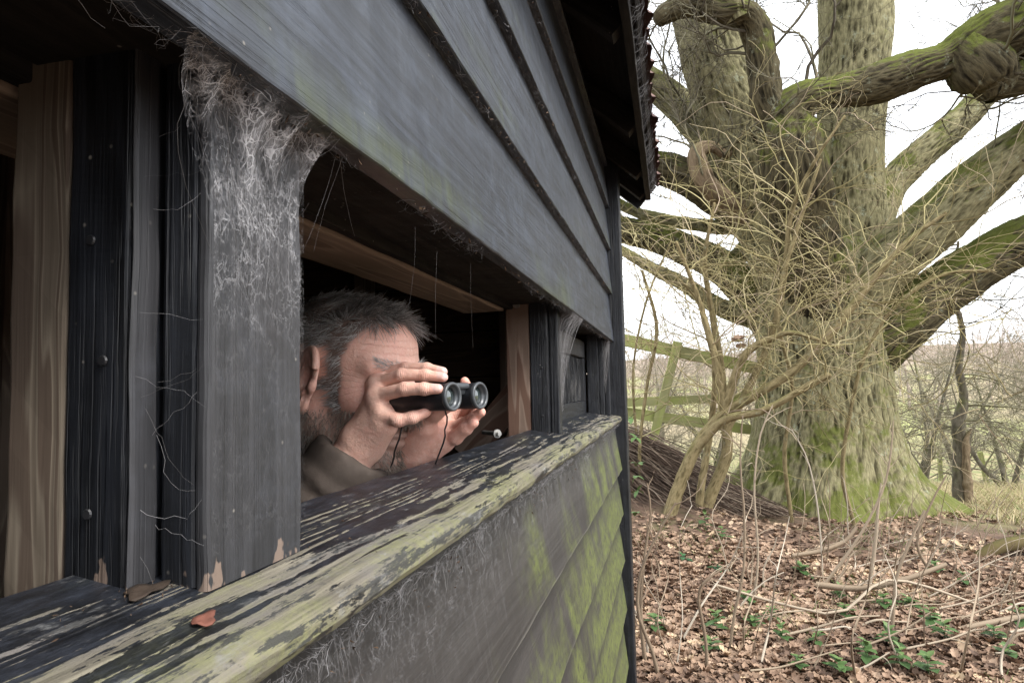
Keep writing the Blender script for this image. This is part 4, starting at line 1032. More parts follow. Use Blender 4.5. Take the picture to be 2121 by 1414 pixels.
def limb(name, rows, mat, parent, ds=.018, amp=.016, freq=13.0, lump=.06, flare=None, moss=0.0, seed=0.0, world=False, minseg=10, cap=True, origin=None, aspect=.30):
    """rows: (px, py, width px, distance) or world (x, y, z, radius) -> a barked, tapering limb"""
    R4 = rows if world else [(*A(a, b, d), w / 2 * d / F) for a, b, w, d in rows]
    S = crom(R4, ds); P = S[:, :3]; R = np.maximum(S[:, 3], .002); n = len(P)
    T = unit(np.gradient(P, axis=0)); U = np.zeros_like(P); u = np.cross(T[0], (.3, .9, .2)); u = nrm(u)
    for i in range(n):
        u = nrm(u - T[i] * u.dot(T[i])); U[i] = u
    Vv = np.cross(T, U); s = np.concatenate([[0], np.cumsum(np.linalg.norm(np.diff(P, axis=0), axis=1))])
    k = int(max(minseg, min(420, 2 * np.pi * R.max() / ds))); th = np.arange(k) * 2 * np.pi / k
    ct, sn = np.cos(th)[None], np.sin(th)[None]; Rm = float(np.median(R))
    bc = np.stack([ct * R[:, None] + 0 * s[:, None], sn * R[:, None] + 0 * s[:, None], s[:, None] * aspect + 0 * ct], -1) + seed
    w = bc + .05 * np.stack([pnoise(bc * 5 + 3 * j) for j in range(3)], -1)
    rid = 1 - np.abs(pnoise(w * freq)) * 2.2; rid = rid * .65 + (1 - np.abs(pnoise(w * freq * 2.1 + 9)) * 2.2) * .35
    lum = fbm(bc * np.array([1, 1, 3]) * (.35 / max(Rm, .03)) + seed, 3)
    rad = R[:, None] * (1 + lump * 2 * lum) - amp * (1 - rid) * np.minimum(1, R[:, None] / (6 * amp + 1e-6))
    if flare is not None: rad = rad * flare(s[:, None], th[None], P)
    V = P[:, None] + rad[..., None] * (ct[..., None] * U[:, None] + sn[..., None] * Vv[:, None])
    V = V.reshape(-1, 3); i = np.arange(n - 1)[:, None] * k; j = np.arange(k)[None]; j2 = (j + 1) % k
    q = np.stack([i + j, i + k + j, i + k + j2, i + j2], -1).reshape(-1, 4); Fs = [q]
    attrs = {'bark': bc.reshape(-1, 3), 'ridge': np.clip(rid, 0, 1).ravel(), 'moss': np.repeat(moss(P), k) if callable(moss) else np.full(len(V), moss)}
    if cap:
        V = np.vstack([V, P[-1] + T[-1] * R[-1] * .3]); e = len(V) - 1; b = (n - 1) * k
        Fs.append(np.stack([b + j[0], np.full(k, e), b + j2[0]], 1))
        attrs = {a: np.concatenate([v, v[-1:]]) for a, v in attrs.items()}
    o = np.array(origin if origin is not None else P[0], float)
    ob = obj(name, mesh_np(name, V - o, Fs, mat, True, attrs), parent, Matrix.Translation(Vector(o)))
    return ob, S

# ------------------------------------------------------------------ the old oak
D0 = 8.3
ob_ = gpt(1715, 1080); oak = empty('oak_tree', (*A(1715, 1075, D0)[:2], 0))
tag(oak, 'huge old leafless oak with spreading mossy limbs and flared roots', 'tree')
def flare(s, th, P):
    hgt = P[:, 2][:, None] - gz(P[0, 0], P[0, 1])
    f = np.exp(-np.maximum(hgt, 0) / .42)
    lobes = .5 + .5 * np.cos(th * 5 + .6) * np.cos(th * 2 - .8)
    return 1 + f * (.10 + .75 * lobes)
c0 = A(1715, 1075, D0)
rows = [(1712, 1165, 345, D0), (1714, 1075, 325, D0), (1712, 1000, 305, D0), (1710, 900, 278, D0), (1708, 780, 256, D0), (1700, 680, 250, D0), (1690, 590, 230, D0), (1680, 510, 200, D0)]
limb('trunk', rows, M['oak'], oak, .012, .042, 19, .05, flare, lambda P: .02 + .12 * np.exp(-np.maximum(P[:, 2] - gz(P[0, 0], P[0, 1]), 0) / .55), aspect=.24)
LIMBS = []
def oaklimb(rows, mat='oak', moss=0.0, name='limb', amp=.030, lump=.06, seed=None, ds=.015, freq=20):
    (x0, y0, w0, d0), (x1, y1, w1, d1) = rows[-2:]
    if name == 'limb' and not (0 < x1 < 1400 and 0 < y1 < 100):     # carry the limb on, tapering, past the frame
        l = math.hypot(x1 - x0, y1 - y0); ux, uy = (x1 - x0) / l, (y1 - y0) / l; n_ = len(LIMBS); b_ = .35 * math.sin(n_ * 2.4)
        rows = list(rows) + [(x1 + 170 * (ux - b_ * uy), y1 + 170 * (uy + b_ * ux) - 15, w1 * .72, d1 + .1), (x1 + 330 * ux, y1 + 330 * uy - 60, w1 * .45, d1 + .3), (x1 + 480 * (ux + b_ * uy), y1 + 480 * (uy - b_ * ux) - 120, w1 * .12, d1 + .4)]
    o, S = limb(name, rows, M[mat], oak, ds, amp, freq, lump, None, moss, seed if seed is not None else len(LIMBS) * 3.7, aspect=.26); LIMBS.append(S); return o
oaklimb([(1690, 720, 141, 8.3), (1630, 520, 158, 8.25), (1565, 330, 158, 8.2), (1505, 180, 150, 8.2), (1468, 60, 136, 8.3), (1440, -120, 114, 8.5), (1420, -300, 97, 8.7)])
oaklimb([(1750, 720, 150, 8.5), (1757, 540, 150, 8.6), (1757, 350, 135, 8.65), (1765, 180, 132, 8.7), (1772, 0, 150, 8.7), (1780, -200, 130, 8.7)], seed=21)
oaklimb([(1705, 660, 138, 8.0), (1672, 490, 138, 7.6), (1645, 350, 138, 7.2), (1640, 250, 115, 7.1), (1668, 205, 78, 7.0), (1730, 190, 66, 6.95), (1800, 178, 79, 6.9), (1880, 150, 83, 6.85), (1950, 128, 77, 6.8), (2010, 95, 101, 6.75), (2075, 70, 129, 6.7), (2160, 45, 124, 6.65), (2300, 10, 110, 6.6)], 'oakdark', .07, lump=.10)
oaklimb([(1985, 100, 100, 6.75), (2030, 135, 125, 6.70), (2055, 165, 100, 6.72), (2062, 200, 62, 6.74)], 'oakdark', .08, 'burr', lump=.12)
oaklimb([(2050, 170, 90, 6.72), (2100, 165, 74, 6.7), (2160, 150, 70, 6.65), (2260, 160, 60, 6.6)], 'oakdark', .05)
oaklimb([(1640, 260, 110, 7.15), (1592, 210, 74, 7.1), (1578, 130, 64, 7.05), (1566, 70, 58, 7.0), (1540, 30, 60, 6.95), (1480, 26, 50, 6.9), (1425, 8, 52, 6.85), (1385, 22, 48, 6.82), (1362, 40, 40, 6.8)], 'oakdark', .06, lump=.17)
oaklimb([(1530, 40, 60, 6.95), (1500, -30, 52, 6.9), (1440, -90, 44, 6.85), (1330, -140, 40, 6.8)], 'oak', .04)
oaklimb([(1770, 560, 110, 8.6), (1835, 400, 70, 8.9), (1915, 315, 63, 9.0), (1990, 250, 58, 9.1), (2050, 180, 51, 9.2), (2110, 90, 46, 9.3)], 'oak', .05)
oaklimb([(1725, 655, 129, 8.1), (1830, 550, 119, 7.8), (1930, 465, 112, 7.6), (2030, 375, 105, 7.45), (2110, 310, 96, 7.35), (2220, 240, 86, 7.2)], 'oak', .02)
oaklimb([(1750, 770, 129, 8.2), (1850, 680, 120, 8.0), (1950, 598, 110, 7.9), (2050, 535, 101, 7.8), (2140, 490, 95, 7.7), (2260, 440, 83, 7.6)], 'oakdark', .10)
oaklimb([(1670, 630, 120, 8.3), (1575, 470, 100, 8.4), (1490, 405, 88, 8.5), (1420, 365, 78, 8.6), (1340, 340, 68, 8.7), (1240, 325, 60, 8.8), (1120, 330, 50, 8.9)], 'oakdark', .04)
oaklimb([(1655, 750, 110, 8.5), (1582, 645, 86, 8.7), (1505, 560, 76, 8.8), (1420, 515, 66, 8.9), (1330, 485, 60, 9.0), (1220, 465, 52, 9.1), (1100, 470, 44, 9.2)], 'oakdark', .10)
oaklimb([(1580, 420, 110, 8.8), (1490, 310, 84, 9.1), (1420, 230, 70, 9.3), (1360, 180, 60, 9.4), (1270, 120, 52, 9.5), (1150, 60, 44, 9.6)], 'oak', .07)
oaklimb([(1590, 660, 60, 8.7), (1500, 640, 40, 8.6), (1420, 590, 32, 8.5), (1360, 560, 26, 8.4), (1290, 520, 20, 8.3)], 'oak', .05, ds=.014)
oaklimb([(1520, 545, 40, 8.9), (1560, 480, 34, 9.0), (1480, 470, 30, 9.1), (1380, 455, 26, 9.2), (1280, 420, 22, 9.3)], 'oak', .07, ds=.014)
oaklimb([(1535, 440, 62, 8.2), (1500, 415, 52, 8.05), (1468, 385, 44, 7.9), (1448, 345, 46, 7.85), (1446, 315, 36, 7.85), (1475, 305, 24, 7.9), (1505, 318, 20, 7.95), (1545, 290, 22, 8.0)], 'deadwood', 0, 'dead_stub', .008, .12, ds=.014)
# secondary limbs and twigs filling the crown
rng = np.random.RandomState(5)
SP0, SD0, SL0, SR0 = [], [], [], []
for S in LIMBS:
    n = len(S)
    for _ in range(15 if S[:, 3].max() > .1 else 7):
        k = rng.randint(int(n * .30), int(n * .95)); T = nrm(S[min(k + 1, n - 1), :3] - S[k - 1, :3]); s = nrm(np.cross(T, rng.randn(3)))
        SP0.append(S[k, :3]); SD0.append(T * .5 + s + np.array([0, 0, .25])); SL0.append(1.0 + 1.5 * rng.rand()); SR0.append(min(.022, S[k, 3] * .2) * (.5 + .6 * rng.rand()))
SP0, SD0, SL0, SR0 = map(np.array, (SP0, SD0, SL0, SR0))
B1 = sprout(SP0, SD0, SL0, 14, .26, .02); R1 = taper(14, SR0, .004)
a, d, L, r = children(B1, R1, 7, .9, .55, SL0); B2 = sprout(a, d, L, 9, .30, .02); R2 = taper(9, np.minimum(r * .6, .012), .0026)
a, d, L, r = children(B2, R2, 5, .9, .5, L); B3 = sprout(a, d, L, 6, .32, .02); R3 = taper(6, np.minimum(r * .7, .005), .0016)
a, d, L, r = children(B3, R3, 3, .8, .5, L); B4 = sprout(a, d, np.minimum(L, .25), 4, .3, .0); R4_ = taper(4, np.minimum(r * .7, .0028), .0012)
M['oaktwig'] = mat_tint('oak_twigs', [(0, (.07, .058, .04)), (.6, (.13, .115, .075)), (1, (.17, .16, .10))])
twigmesh('twigs', M['oaktwig'], [(B1, R1), (B2, R2), (B3, R3), (B4, R4_)], oak, oak.location)

# ------------------------------------------------------------------ elder shrub in front of the oak
rng = np.random.RandomState(9)
M['eldertwig'] = mat_tint('pale_elder_twigs', [(0, (.13, .10, .05)), (.35, (.28, .24, .11)), (.7, (.42, .37, .19)), (1, (.34, .26, .19))])
def shrub(name, label, stems, shoots, per, seed, wig=.22, grav=-.012, len2=.55, spread=None):
    global rng
    rng = np.random.RandomState(seed)
    b = gpt(stems[0][0][0], stems[0][0][1]); root = empty(name, b); tag(root, label, 'shrub')
    Ss = []
    for rows in stems:
        o, S = limb('stem', rows, M['elder'], root, .012, .004, 30, .05, None, .0, seed + len(Ss) * 2.2, minseg=9); Ss.append(S)
    P0, Dd, Ln, Rr = [], [], [], []
    for S in Ss:
        n = len(S); w = max(2, int(shoots * n * .012))
        for _ in range(w):
            k = rng.randint(int(n * .30), n); T = nrm(S[min(k + 1, n - 1), :3] - S[k - 1, :3]); s = nrm(np.cross(T, rng.randn(3)))
            P0.append(S[k, :3]); Dd.append(T * .35 + s * 1.0 + np.array([0, 0, .45])); Ln.append((.5 + 1.1 * rng.rand())); Rr.append(min(.0095, S[k, 3] * .45) * (.5 + .5 * rng.rand()))
    if spread:
        n, (xa, xb), (ya, yb), (da, db), (la, lb) = spread
        for _ in range(n):
            p = A(xa + (xb - xa) * rng.rand(), ya + (yb - ya) * rng.rand(), da + (db - da) * rng.rand())
            a_ = rng.rand() * 6.283
            P0.append(p); Dd.append(np.array([math.cos(a_), .5 * math.sin(a_), .1 + .7 * rng.randn()])); Ln.append(la + (lb - la) * rng.rand()); Rr.append(.0035 + .004 * rng.rand())
    P0, Dd, Ln, Rr = map(np.array, (P0, Dd, Ln, Rr))
    B1 = sprout(P0, Dd, Ln, 13, wig, grav, rng); R1 = taper(13, Rr, .0022)
    a, d, L, r = children(B1, R1, per[0], .8, len2, Ln, rng); B2 = sprout(a, d, L, 9, wig * 1.2, grav, rng); R2 = taper(9, np.minimum(r * .75, .0042), .0019)
    a, d, L, r = children(B2, R2, per[1], .8, .5, L, rng); B3 = sprout(a, d, L, 6, wig * 1.2, grav, rng); R3 = taper(6, np.minimum(r * .7, .0028), .0013)
    twigmesh('twigs', M['eldertwig'], [(B1, R1), (B2, R2), (B3, R3)], root, b)
    return root
shrub('elder_shrub', 'leaning shrub with yellow lichened stems, its base nearest the hide corner',
      [[(1368, 1140, 32.8, 6.4), (1395, 1040, 28.7, 6.4), (1440, 930, 24.6, 6.35), (1495, 860, 22.1, 6.3), (1560, 820, 19.7, 6.2), (1640, 770, 18.0, 6.1), (1720, 690, 19.7, 6.0), (1800, 590, 16.4, 5.9), (1880, 500, 11.5, 5.8), (1960, 440, 6.6, 5.7)],
       [(1440, 930, 21.3, 6.35), (1500, 870, 18.0, 6.2), (1580, 850, 14.8, 6.0), (1690, 790, 14.8, 5.8), (1720, 775, 11.5, 5.75)],
       [(1500, 860, 21.3, 6.3), (1490, 780, 18.0, 6.3), (1470, 700, 14.8, 6.3), (1440, 600, 9.8, 6.3), (1400, 500, 6.6, 6.2)],
       [(1495, 860, 18.0, 6.3), (1540, 740, 16.4, 6.2), (1600, 700, 13.1, 6.1), (1650, 690, 9.8, 6.0), (1740, 720, 6.6, 5.9)]], 7, (3, 2), 31)
shrub('elder_shrub', 'twin stemmed yellow barked shrub standing just right of the leaning one',
      [[(1440, 1120, 27.9, 6.7), (1470, 1030, 26.2, 6.7), (1505, 940, 23.0, 6.7), (1500, 850, 19.7, 6.7), (1490, 740, 16.4, 6.65), (1475, 650, 13.1, 6.6), (1460, 540, 9.8, 6.5), (1480, 420, 5.7, 6.4)],
       [(1442, 1118, 19.7, 6.65), (1452, 1010, 16.4, 6.6), (1470, 900, 13.9, 6.6), (1480, 800, 11.5, 6.5), (1475, 720, 8.2, 6.5), (1455, 640, 5.7, 6.4), (1410, 580, 4.1, 6.3)],
       [(1500, 900, 18.0, 6.7), (1580, 740, 14.8, 6.6), (1620, 600, 13.1, 6.4), (1640, 440, 9.8, 6.2), (1690, 330, 7.4, 6.0), (1750, 240, 4.9, 5.9)]], 8, (3, 2), 47)
shrub('bramble_tangle', 'dense tangle of thin pale arching twigs hanging in front of the oak trunk',
      [[(1770, 1090, 9, 6.6), (1745, 980, 9, 6.5), (1760, 860, 8, 6.4), (1790, 740, 8, 6.3), (1850, 640, 7, 6.2), (1950, 570, 8, 6.1), (2060, 560, 6, 6.0)],
       [(1640, 1080, 9, 6.6), (1625, 940, 9, 6.5), (1640, 800, 8, 6.4), (1610, 640, 8, 6.3), (1650, 480, 9, 6.2), (1700, 330, 6, 6.1)]], 5, (3, 3), 63, .16, -.015, .7,
      (44, (1600, 2100), (480, 860), (5.6, 6.9), (.5, 1.5)))
shrub('hazel_shrub', 'thin grey twigged bush standing behind the hide corner post',
      [[(1330, 1060, 9, 7.0), (1325, 930, 8, 7.0), (1340, 800, 7, 7.0), (1360, 680, 8, 6.9), (1330, 560, 6, 6.8)],
       [(1335, 1060, 7, 7.4), (1318, 900, 6, 7.4), (1312, 760, 5, 7.4), (1340, 620, 5, 7.3), (1390, 500, 4, 7.2)]], 3, (3, 2), 77, .24, .0, .6,
      (26, (1290, 1570), (390, 700), (6.8, 8.2), (.4, 1.1)))
# ------------------------------------------------------------------ fence behind the brushwood
g = G('green_stained_rail'); p = g.offs(g.coord()); n = g.noise(g.scale(p, (4, 30, 30)), 1, 4, .6); n2 = g.noise(g.scale(p, (2, 6, 6)), 1, 3)
M['fence'] = g.done(g.mix(g.step(n2, .38, .62), g.mix(n, (.22, .22, .10), (.38, .37, .19)), g.mix(n, (.27, .31, .09), (.42, .44, .17))), .85, g.bump(n, .003, .5), .2)
fa = A(1370, 960, 8.6); fence = empty('post_and_rail_fence', (fa[0], fa[1], gz(fa[0], fa[1])))
tag(fence, 'leaning green stained post and rail fence behind the brushwood pile', 'fence')
def frail(name, a, b, w, t): return timber(name, fence, M['fence'], a, b, zax, w, t, .006, .003, 30)
def fpost(t, b, w=.11):
    d = b - t; return timber('fence_post', fence, M['fence'], b + nrm(d) * .35, t, fl_ * 0 + np.array([1., 0, 0]), w, w * .8, .006, .003, 24)
fpost(A(1195, 668, 8.25), A(1150, 950, 8.5)); fpost(A(1404, 708, 8.5), A(1340, 960, 8.8)); fpost(A(1618, 800, 8.85), A(1512, 1018, 9.1))
frail('rail', A(1180, 680, 8.3), A(1640, 778, 9.0), .15, .05); frail('rail', A(1180, 838, 8.4), A(1560, 822, 9.0), .11, .05); frail('rail', A(1180, 838, 8.5), A(1575, 892, 9.05), .13, .05)
# far fence stakes, each on its own
for k, (px, yt, yb, d, lab) in enumerate(((1945, 925, 985, 21, 'short pale fence stake between the oak roots and the small tree'), (2030, 935, 1000, 19, 'leaning fence stake just right of the small dark tree'), (1846, 918, 958, 25, 'fence stake half hidden at the edge of the oak trunk'))):
    t = A(px, yt, d); b = A(px + (16 if k == 1 else 4), yb + 10, d)
    o = timber('fence_stake', None, M['fence'], b, t, (1, 0, 0), .11, .11, .01, .004, 10); tag(o, lab, 'fence stake', 'far fence stakes')

# ------------------------------------------------------------------ brushwood pile
rng = np.random.RandomState(21)
N = 1500; u = rng.rand(N); v = rng.rand(N)
top = np.array([[1250, 850], [1310, 868], [1370, 900], [1430, 950], [1490, 1000], [1540, 1050]], float)
k = u * 4.999; i = k.astype(int); f = (k - i)[:, None]; tp = top[i] * (1 - f) + top[i + 1] * f
P = []
for q in range(N):
    dd = 6.9 + .9 * rng.rand(); x, y = tp[q]; drop = (1075 - y) * (.15 + .85 * v[q])
    s = A(x - 30 - 90 * rng.rand(), y + drop * .55 - 25 * rng.rand(), dd + .3); e = A(x + 30 + 120 * rng.rand(), min(1068, y + 40 + drop), dd - .5 * v[q])
    mid_ = (s + e) / 2 + np.array([.05 * rng.randn(), .05 * rng.randn(), .10 + .06 * rng.randn()])
    t = np.linspace(0, 1, 7)[:, None]; P.append(s * (1 - t) ** 2 + 2 * mid_ * t * (1 - t) + e * t * t + rng.randn(7, 3) * .008)
P = np.array(P); P[..., 2] = np.maximum(P[..., 2], gz(P[..., 0], P[..., 1]) + .01)
V, q = tubes(P, taper(7, .004 + .006 * rng.rand(N), .0025), 4)
M['brush'] = mat_tint('brushwood', [(0, (.05, .034, .025)), (.6, (.13, .09, .065)), (1, (.30, .24, .18))])
tag(obj('brushwood_pile', mesh_np('brushwood_pile', V, q, M['brush'], True, {'tint': np.repeat(rng.rand(N) ** 1.6, 28)})), 'sloping heap of dark brown cut brushwood beside the hide', 'brushwood', kind='stuff')

# ------------------------------------------------------------------ small tree at the right, with a dead split stem
rng = np.random.RandomState(33)
b = A(1995, 1095, 9.4); st2 = empty('small_tree', b); tag(st2, 'small dark bare tree with level branches and a split dead stem', 'tree')
o, S = limb('trunk', [(1996, 1108, 36, 9.4), (1990, 1060, 30, 9.4), (1986, 1000, 25, 9.4), (1988, 920, 25, 9.4), (1985, 880, 26, 9.4), (1996, 820, 17, 9.4), (1986, 760, 15, 9.4), (1994, 690, 12, 9.45), (1975, 600, 9, 9.5), (1985, 500, 5, 9.5)], M['smallbark'], st2, .014, .006, 22, .08, None, .04)
limb('dead_stem', [(2004, 1102, 28, 9.3), (2006, 1050, 20, 9.3), (2003, 980, 17, 9.3), (2001, 930, 15, 9.3), (2003, 905, 9, 9.3), (2012, 888, 4, 9.3)], M['deadwood'], st2, .012, .012, 20, .22)
P0, Dd, Ln, Rr = [], [], [], []
for _ in range(34):
    k = rng.randint(int(len(S) * .32), len(S)); s = rng.choice((-1, 1)); P0.append(S[k, :3]); a_ = rng.randn() * .5
    Dd.append(np.array([s, a_, .05 + .18 * rng.randn()])); Ln.append(.8 + 1.0 * rng.rand()); Rr.append(.012 * (.5 + .7 * rng.rand()))
P0, Dd, Ln, Rr = map(np.array, (P0, Dd, Ln, Rr))
B1 = sprout(P0, Dd, Ln, 12, .14, -.01, rng); R1 = taper(12, Rr, .003)
a, d, L, r = children(B1, R1, 8, .7, .5, Ln, rng); B2 = sprout(a, d, L, 7, .2, 0, rng); R2 = taper(7, np.minimum(r * .6, .006), .002)
a, d, L, r = children(B2, R2, 4, .7, .5, L, rng); B3 = sprout(a, d, L, 5, .2, 0, rng); R3 = taper(5, np.minimum(r * .7, .0035), .0016)
M['greytwig'] = mat_tint('olive_grey_twigs', [(0, (.09, .08, .05)), (.6, (.17, .155, .095)), (1, (.24, .22, .14))])
twigmesh('twigs', M['greytwig'], [(B1, R1), (B2, R2), (B3, R3)], st2, b)

# ------------------------------------------------------------------ hedge trees and bushes beyond
def bush(name, label, px, py, d, hgt, wid, n1, seed, mat, group=None, cat='tree', trunk=True):
    rg = np.random.RandomState(seed); b = A(px, py, d); b[2] = gz(b[0], b[1]); root = empty(name, b); tag(root, label, cat, group)
    ns = 3 if trunk else 5; allS = []
    for s in range(ns):
        a_ = rg.rand() * 6.28; top_ = b + np.array([math.cos(a_) * wid * .35, math.sin(a_) * wid * .3, hgt * (.75 + .3 * rg.rand())])
        m1 = b * .6 + top_ * .4 + rg.randn(3) * .12 * wid * .3; r0 = hgt * (.022 if trunk else .010)
        o, S = limb('trunk' if trunk else 'stem', [(*(b - np.array([0, 0, .1]) + rg.randn(3) * np.array([.08, .08, 0])), r0), (*m1, r0 * .7), (*top_, r0 * .15)], M['smallbark'], root, .08, .01, 10, .08, None, .06, seed + s, True, 7); allS.append(S)
    P0, Dd, Ln, Rr = [], [], [], []
    for S in allS:
        for _ in range(n1):
            k = rg.randint(int(len(S) * .12), len(S)); a_ = rg.rand() * 6.28; P0.append(S[k, :3]); Dd.append(np.array([math.cos(a_), math.sin(a_), .35 + .4 * rg.randn()])); Ln.append(wid * (.25 + .35 * rg.rand())); Rr.append(S[k, 3] * .35 + .004)
    P0, Dd, Ln, Rr = map(np.array, (P0, Dd, Ln, Rr)); f = d / 20
    B1 = sprout(P0, Dd, Ln, 8, .2, .02, rg); R1 = taper(8, Rr, .006 * f)
    a, dd, L, r = children(B1, R1, 7, .8, .55, Ln, rg); B2 = sprout(a, dd, L, 6, .24, 0, rg); R2 = taper(6, np.minimum(r * .6, .012 * f), .0045 * f)
    a, dd, L, r = children(B2, R2, 5, .8, .55, L, rg); B3 = sprout(a, dd, L, 4, .24, 0, rg); R3 = taper(4, np.minimum(r * .7, .006 * f), .003 * f)
    twigmesh('twigs', mat, [(B1, R1), (B2, R2), (B3, R3)], root, b)
    return root
M['hedgetwig'] = mat_tint('hedge_twigs', [(0, (.12, .105, .07)), (.5, (.21, .19, .13)), (1, (.30, .26, .19))])
M['farTwig'] = mat_tint('pale_far_twigs', [(0, (.24, .19, .155)), (.6, (.33, .27, .23)), (1, (.42, .35, .30))])  # haze of distance put into the twig colour as paleness
specs = [('hedge_tree', 'bare hedge tree showing between the oak trunk and the small tree', 1900, 960, 17, 3.6, 3.4, 16, 1),
         ('hedge_tree', 'bare hedge tree at the right edge behind the small tree', 2095, 960, 18, 3.8, 3.6, 16, 2),
         ('hedge_tree', 'bare hedge tree straight behind the small dark tree', 1990, 950, 21, 4.2, 4.2, 16, 3),
         ('hedge_tree', 'bare hedge tree beyond the right edge of the picture', 2210, 960, 20, 4.4, 4.0, 14, 4),
         ('field_tree', 'bare field tree seen over the top fence rail beside the corner post', 1340, 880, 26, 5.0, 5.0, 16, 5),
         ('field_tree', 'bare field tree behind the fence, left of the oak trunk', 1455, 890, 24, 4.6, 4.6, 16, 6),
         ('field_tree', 'bare field tree partly hidden by the left side of the oak', 1560, 890, 27, 5.5, 5.0, 16, 7)]
for nm, lab, px, py, d, hh, ww, n1, sdd in specs: bush(nm, lab, px, py, d, hh, ww, n1, sdd, M['hedgetwig'], 'bare trees beyond the fence')
# the far wood on the slope: one mass of bare crowns
rg = np.random.RandomState(91); n = 420
X = rg.uniform(-45, 190, n); Y = rg.uniform(70, 190, n); Z = gz(X, Y); P0 = np.stack([X, Y, Z], -1)
hh = 5 + 5 * rg.rand(n); B0 = sprout(P0, np.tile([0, 0, 1.0], (n, 1)) + .1 * rg.randn(n, 3), hh, 6, .1, .1, rg); R0 = taper(6, .10 + .1 * rg.rand(n), .03)
a, dd, L, r = children(B0, R0, 14, .8, .45, hh, rg, .25); B1 = sprout(a, dd, L, 5, .2, .06, rg); R1 = taper(5, np.minimum(r * .5, .05), .02)
a, dd, L, r = children(B1, R1, 5, .8, .55, L, rg); B2 = sprout(a, dd, L, 4, .2, .03, rg); R2 = taper(4, np.minimum(r * .6, .03), .015)
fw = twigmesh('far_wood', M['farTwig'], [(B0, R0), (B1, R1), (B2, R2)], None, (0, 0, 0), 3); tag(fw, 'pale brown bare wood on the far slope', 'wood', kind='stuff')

# ------------------------------------------------------------------ stems, sticks and seedlings in the litter
rng = np.random.RandomState(55)
M['stem'] = mat_tint('thin_grey_brown_stems', [(0, (.17, .125, .085)), (.5, (.28, .22, .155)), (1, (.40, .35, .28))])
def stem_thing(name, label, rows, cat, group=None, side=3, mat='stem', r_end=.0015, sl=.25):
    """rows: (px, py, width px, distance); side twigs grow off it"""
    P4 = np.array([(*A(a, b, d), w / 2 * d / F) for a, b, w, d in rows]); S = crom(P4, .03); n = 14
    t = np.linspace(0, len(S) - 1, n); k = np.minimum(t.astype(int), len(S) - 2); f = (t - k)[:, None]; Q = S[k] * (1 - f) + S[k + 1] * f
    P = Q[None, :, :3]; R = np.maximum(Q[None, :, 3], r_end); lv = [(P, R)]; b = P[0, 0]
    root = empty(name, b); tag(root, label, cat, group)
    V, q = tubes(P, R, 5); c = rng.rand()
    obj('stem', mesh_np('stem', V - b, q, M[mat], True, {'tint': np.full(len(V), c)}), root, Matrix.Translation(Vector(b)))
    if side:
        a_, d_, L_, r_ = children(P, R, side, .7, 1.0, np.array([sl]), rng, .25); B = sprout(a_, d_, L_, 6, .22, .03, rng)
        for bb, rr in zip(B, taper(6, np.minimum(r_ * .7, .0035), .001)):
            V, q = tubes(bb[None], rr[None], 4); obj('twig', mesh_np('twig', V - b, q, M[mat], True, {'tint': np.full(len(V), c)}), root, Matrix.Translation(Vector(b)))
    return root
H_ = [('tall dark wavy sapling rising beside the black corner post', [(1345, 1440, 9.4, 3.6), (1327, 1270, 8.6, 3.6), (1336, 1140, 6, 3.6), (1348, 1060, 4.5, 3.6), (1340, 1000, 2.9, 3.6)]),
      ('crooked sapling at bottom left of the litter, forking beside the corner post', [(1372, 1440, 9.4, 3.4), (1352, 1350, 8.6, 3.4), (1322, 1270, 7.9, 3.4), (1326, 1190, 6.5, 3.4), (1355, 1120, 5, 3.4), (1400, 1040, 3.6, 3.4)]),
      ('stout kinked sapling at the bottom between corner post and tall straight stem', [(1465, 1440, 7.9, 3.5), (1462, 1330, 7.2, 3.5), (1447, 1240, 7.2, 3.5), (1458, 1205, 5.8, 3.5), (1500, 1175, 3.6, 3.5)]),
      ('tallest straight grey stem standing in front of the twin stemmed shrub', [(1505, 1440, 7.2, 3.7), (1518, 1290, 6.5, 3.7), (1540, 1180, 5.8, 3.7), (1541, 1060, 5, 3.7), (1533, 960, 3.6, 3.7), (1538, 860, 2.2, 3.7)]),
      ('thin stem with a sideways fork beside the brushwood', [(1560, 1260, 5.8, 4.6), (1570, 1150, 5, 4.6), (1562, 1010, 4.3, 4.6), (1575, 900, 3.6, 4.6), (1600, 840, 2.2, 4.6)]),
      ('reddish arching stem in front of the hollow oak root', [(1705, 1260, 4, 5.0), (1702, 1150, 3.6, 5.0), (1692, 1040, 3.2, 5.0), (1672, 950, 2.6, 5.0), (1640, 890, 2, 5.0)]),
      ('whitish upright stem left of the crossed sticks', [(1795, 1250, 8.6, 4.8), (1812, 1130, 7.9, 4.8), (1818, 1060, 5.8, 4.8), (1825, 1000, 2.9, 4.8)]),
      ('long leaning stem crossing in front of the oak root', [(1700, 1220, 6.5, 4.7), (1780, 1110, 5.8, 4.7), (1830, 1010, 5, 4.7), (1846, 930, 3.6, 4.7), (1850, 870, 2.2, 4.7)]),
      ('straight tan stem growing up from the nettles at the bottom', [(1842, 1390, 7.9, 3.9), (1852, 1240, 7.2, 3.9), (1858, 1190, 6.5, 3.9), (1890, 1110, 5.8, 3.9), (1916, 1056, 5, 3.9)]),
      ('slanting stem that crosses the right hand oak root', [(1960, 1230, 5.8, 5.2), (1900, 1130, 5.8, 5.2), (1930, 1040, 4.3, 5.2), (1960, 985, 2.9, 5.2)])]
for lab, rows in H_: stem_thing('sapling', lab, rows, 'sapling', 'thin saplings in the leaf litter', 5, sl=.22)
ONES = 'first second third fourth fifth sixth seventh eighth ninth tenth eleventh twelfth thirteenth fourteenth fifteenth sixteenth seventeenth eighteenth nineteenth twentieth'.split()
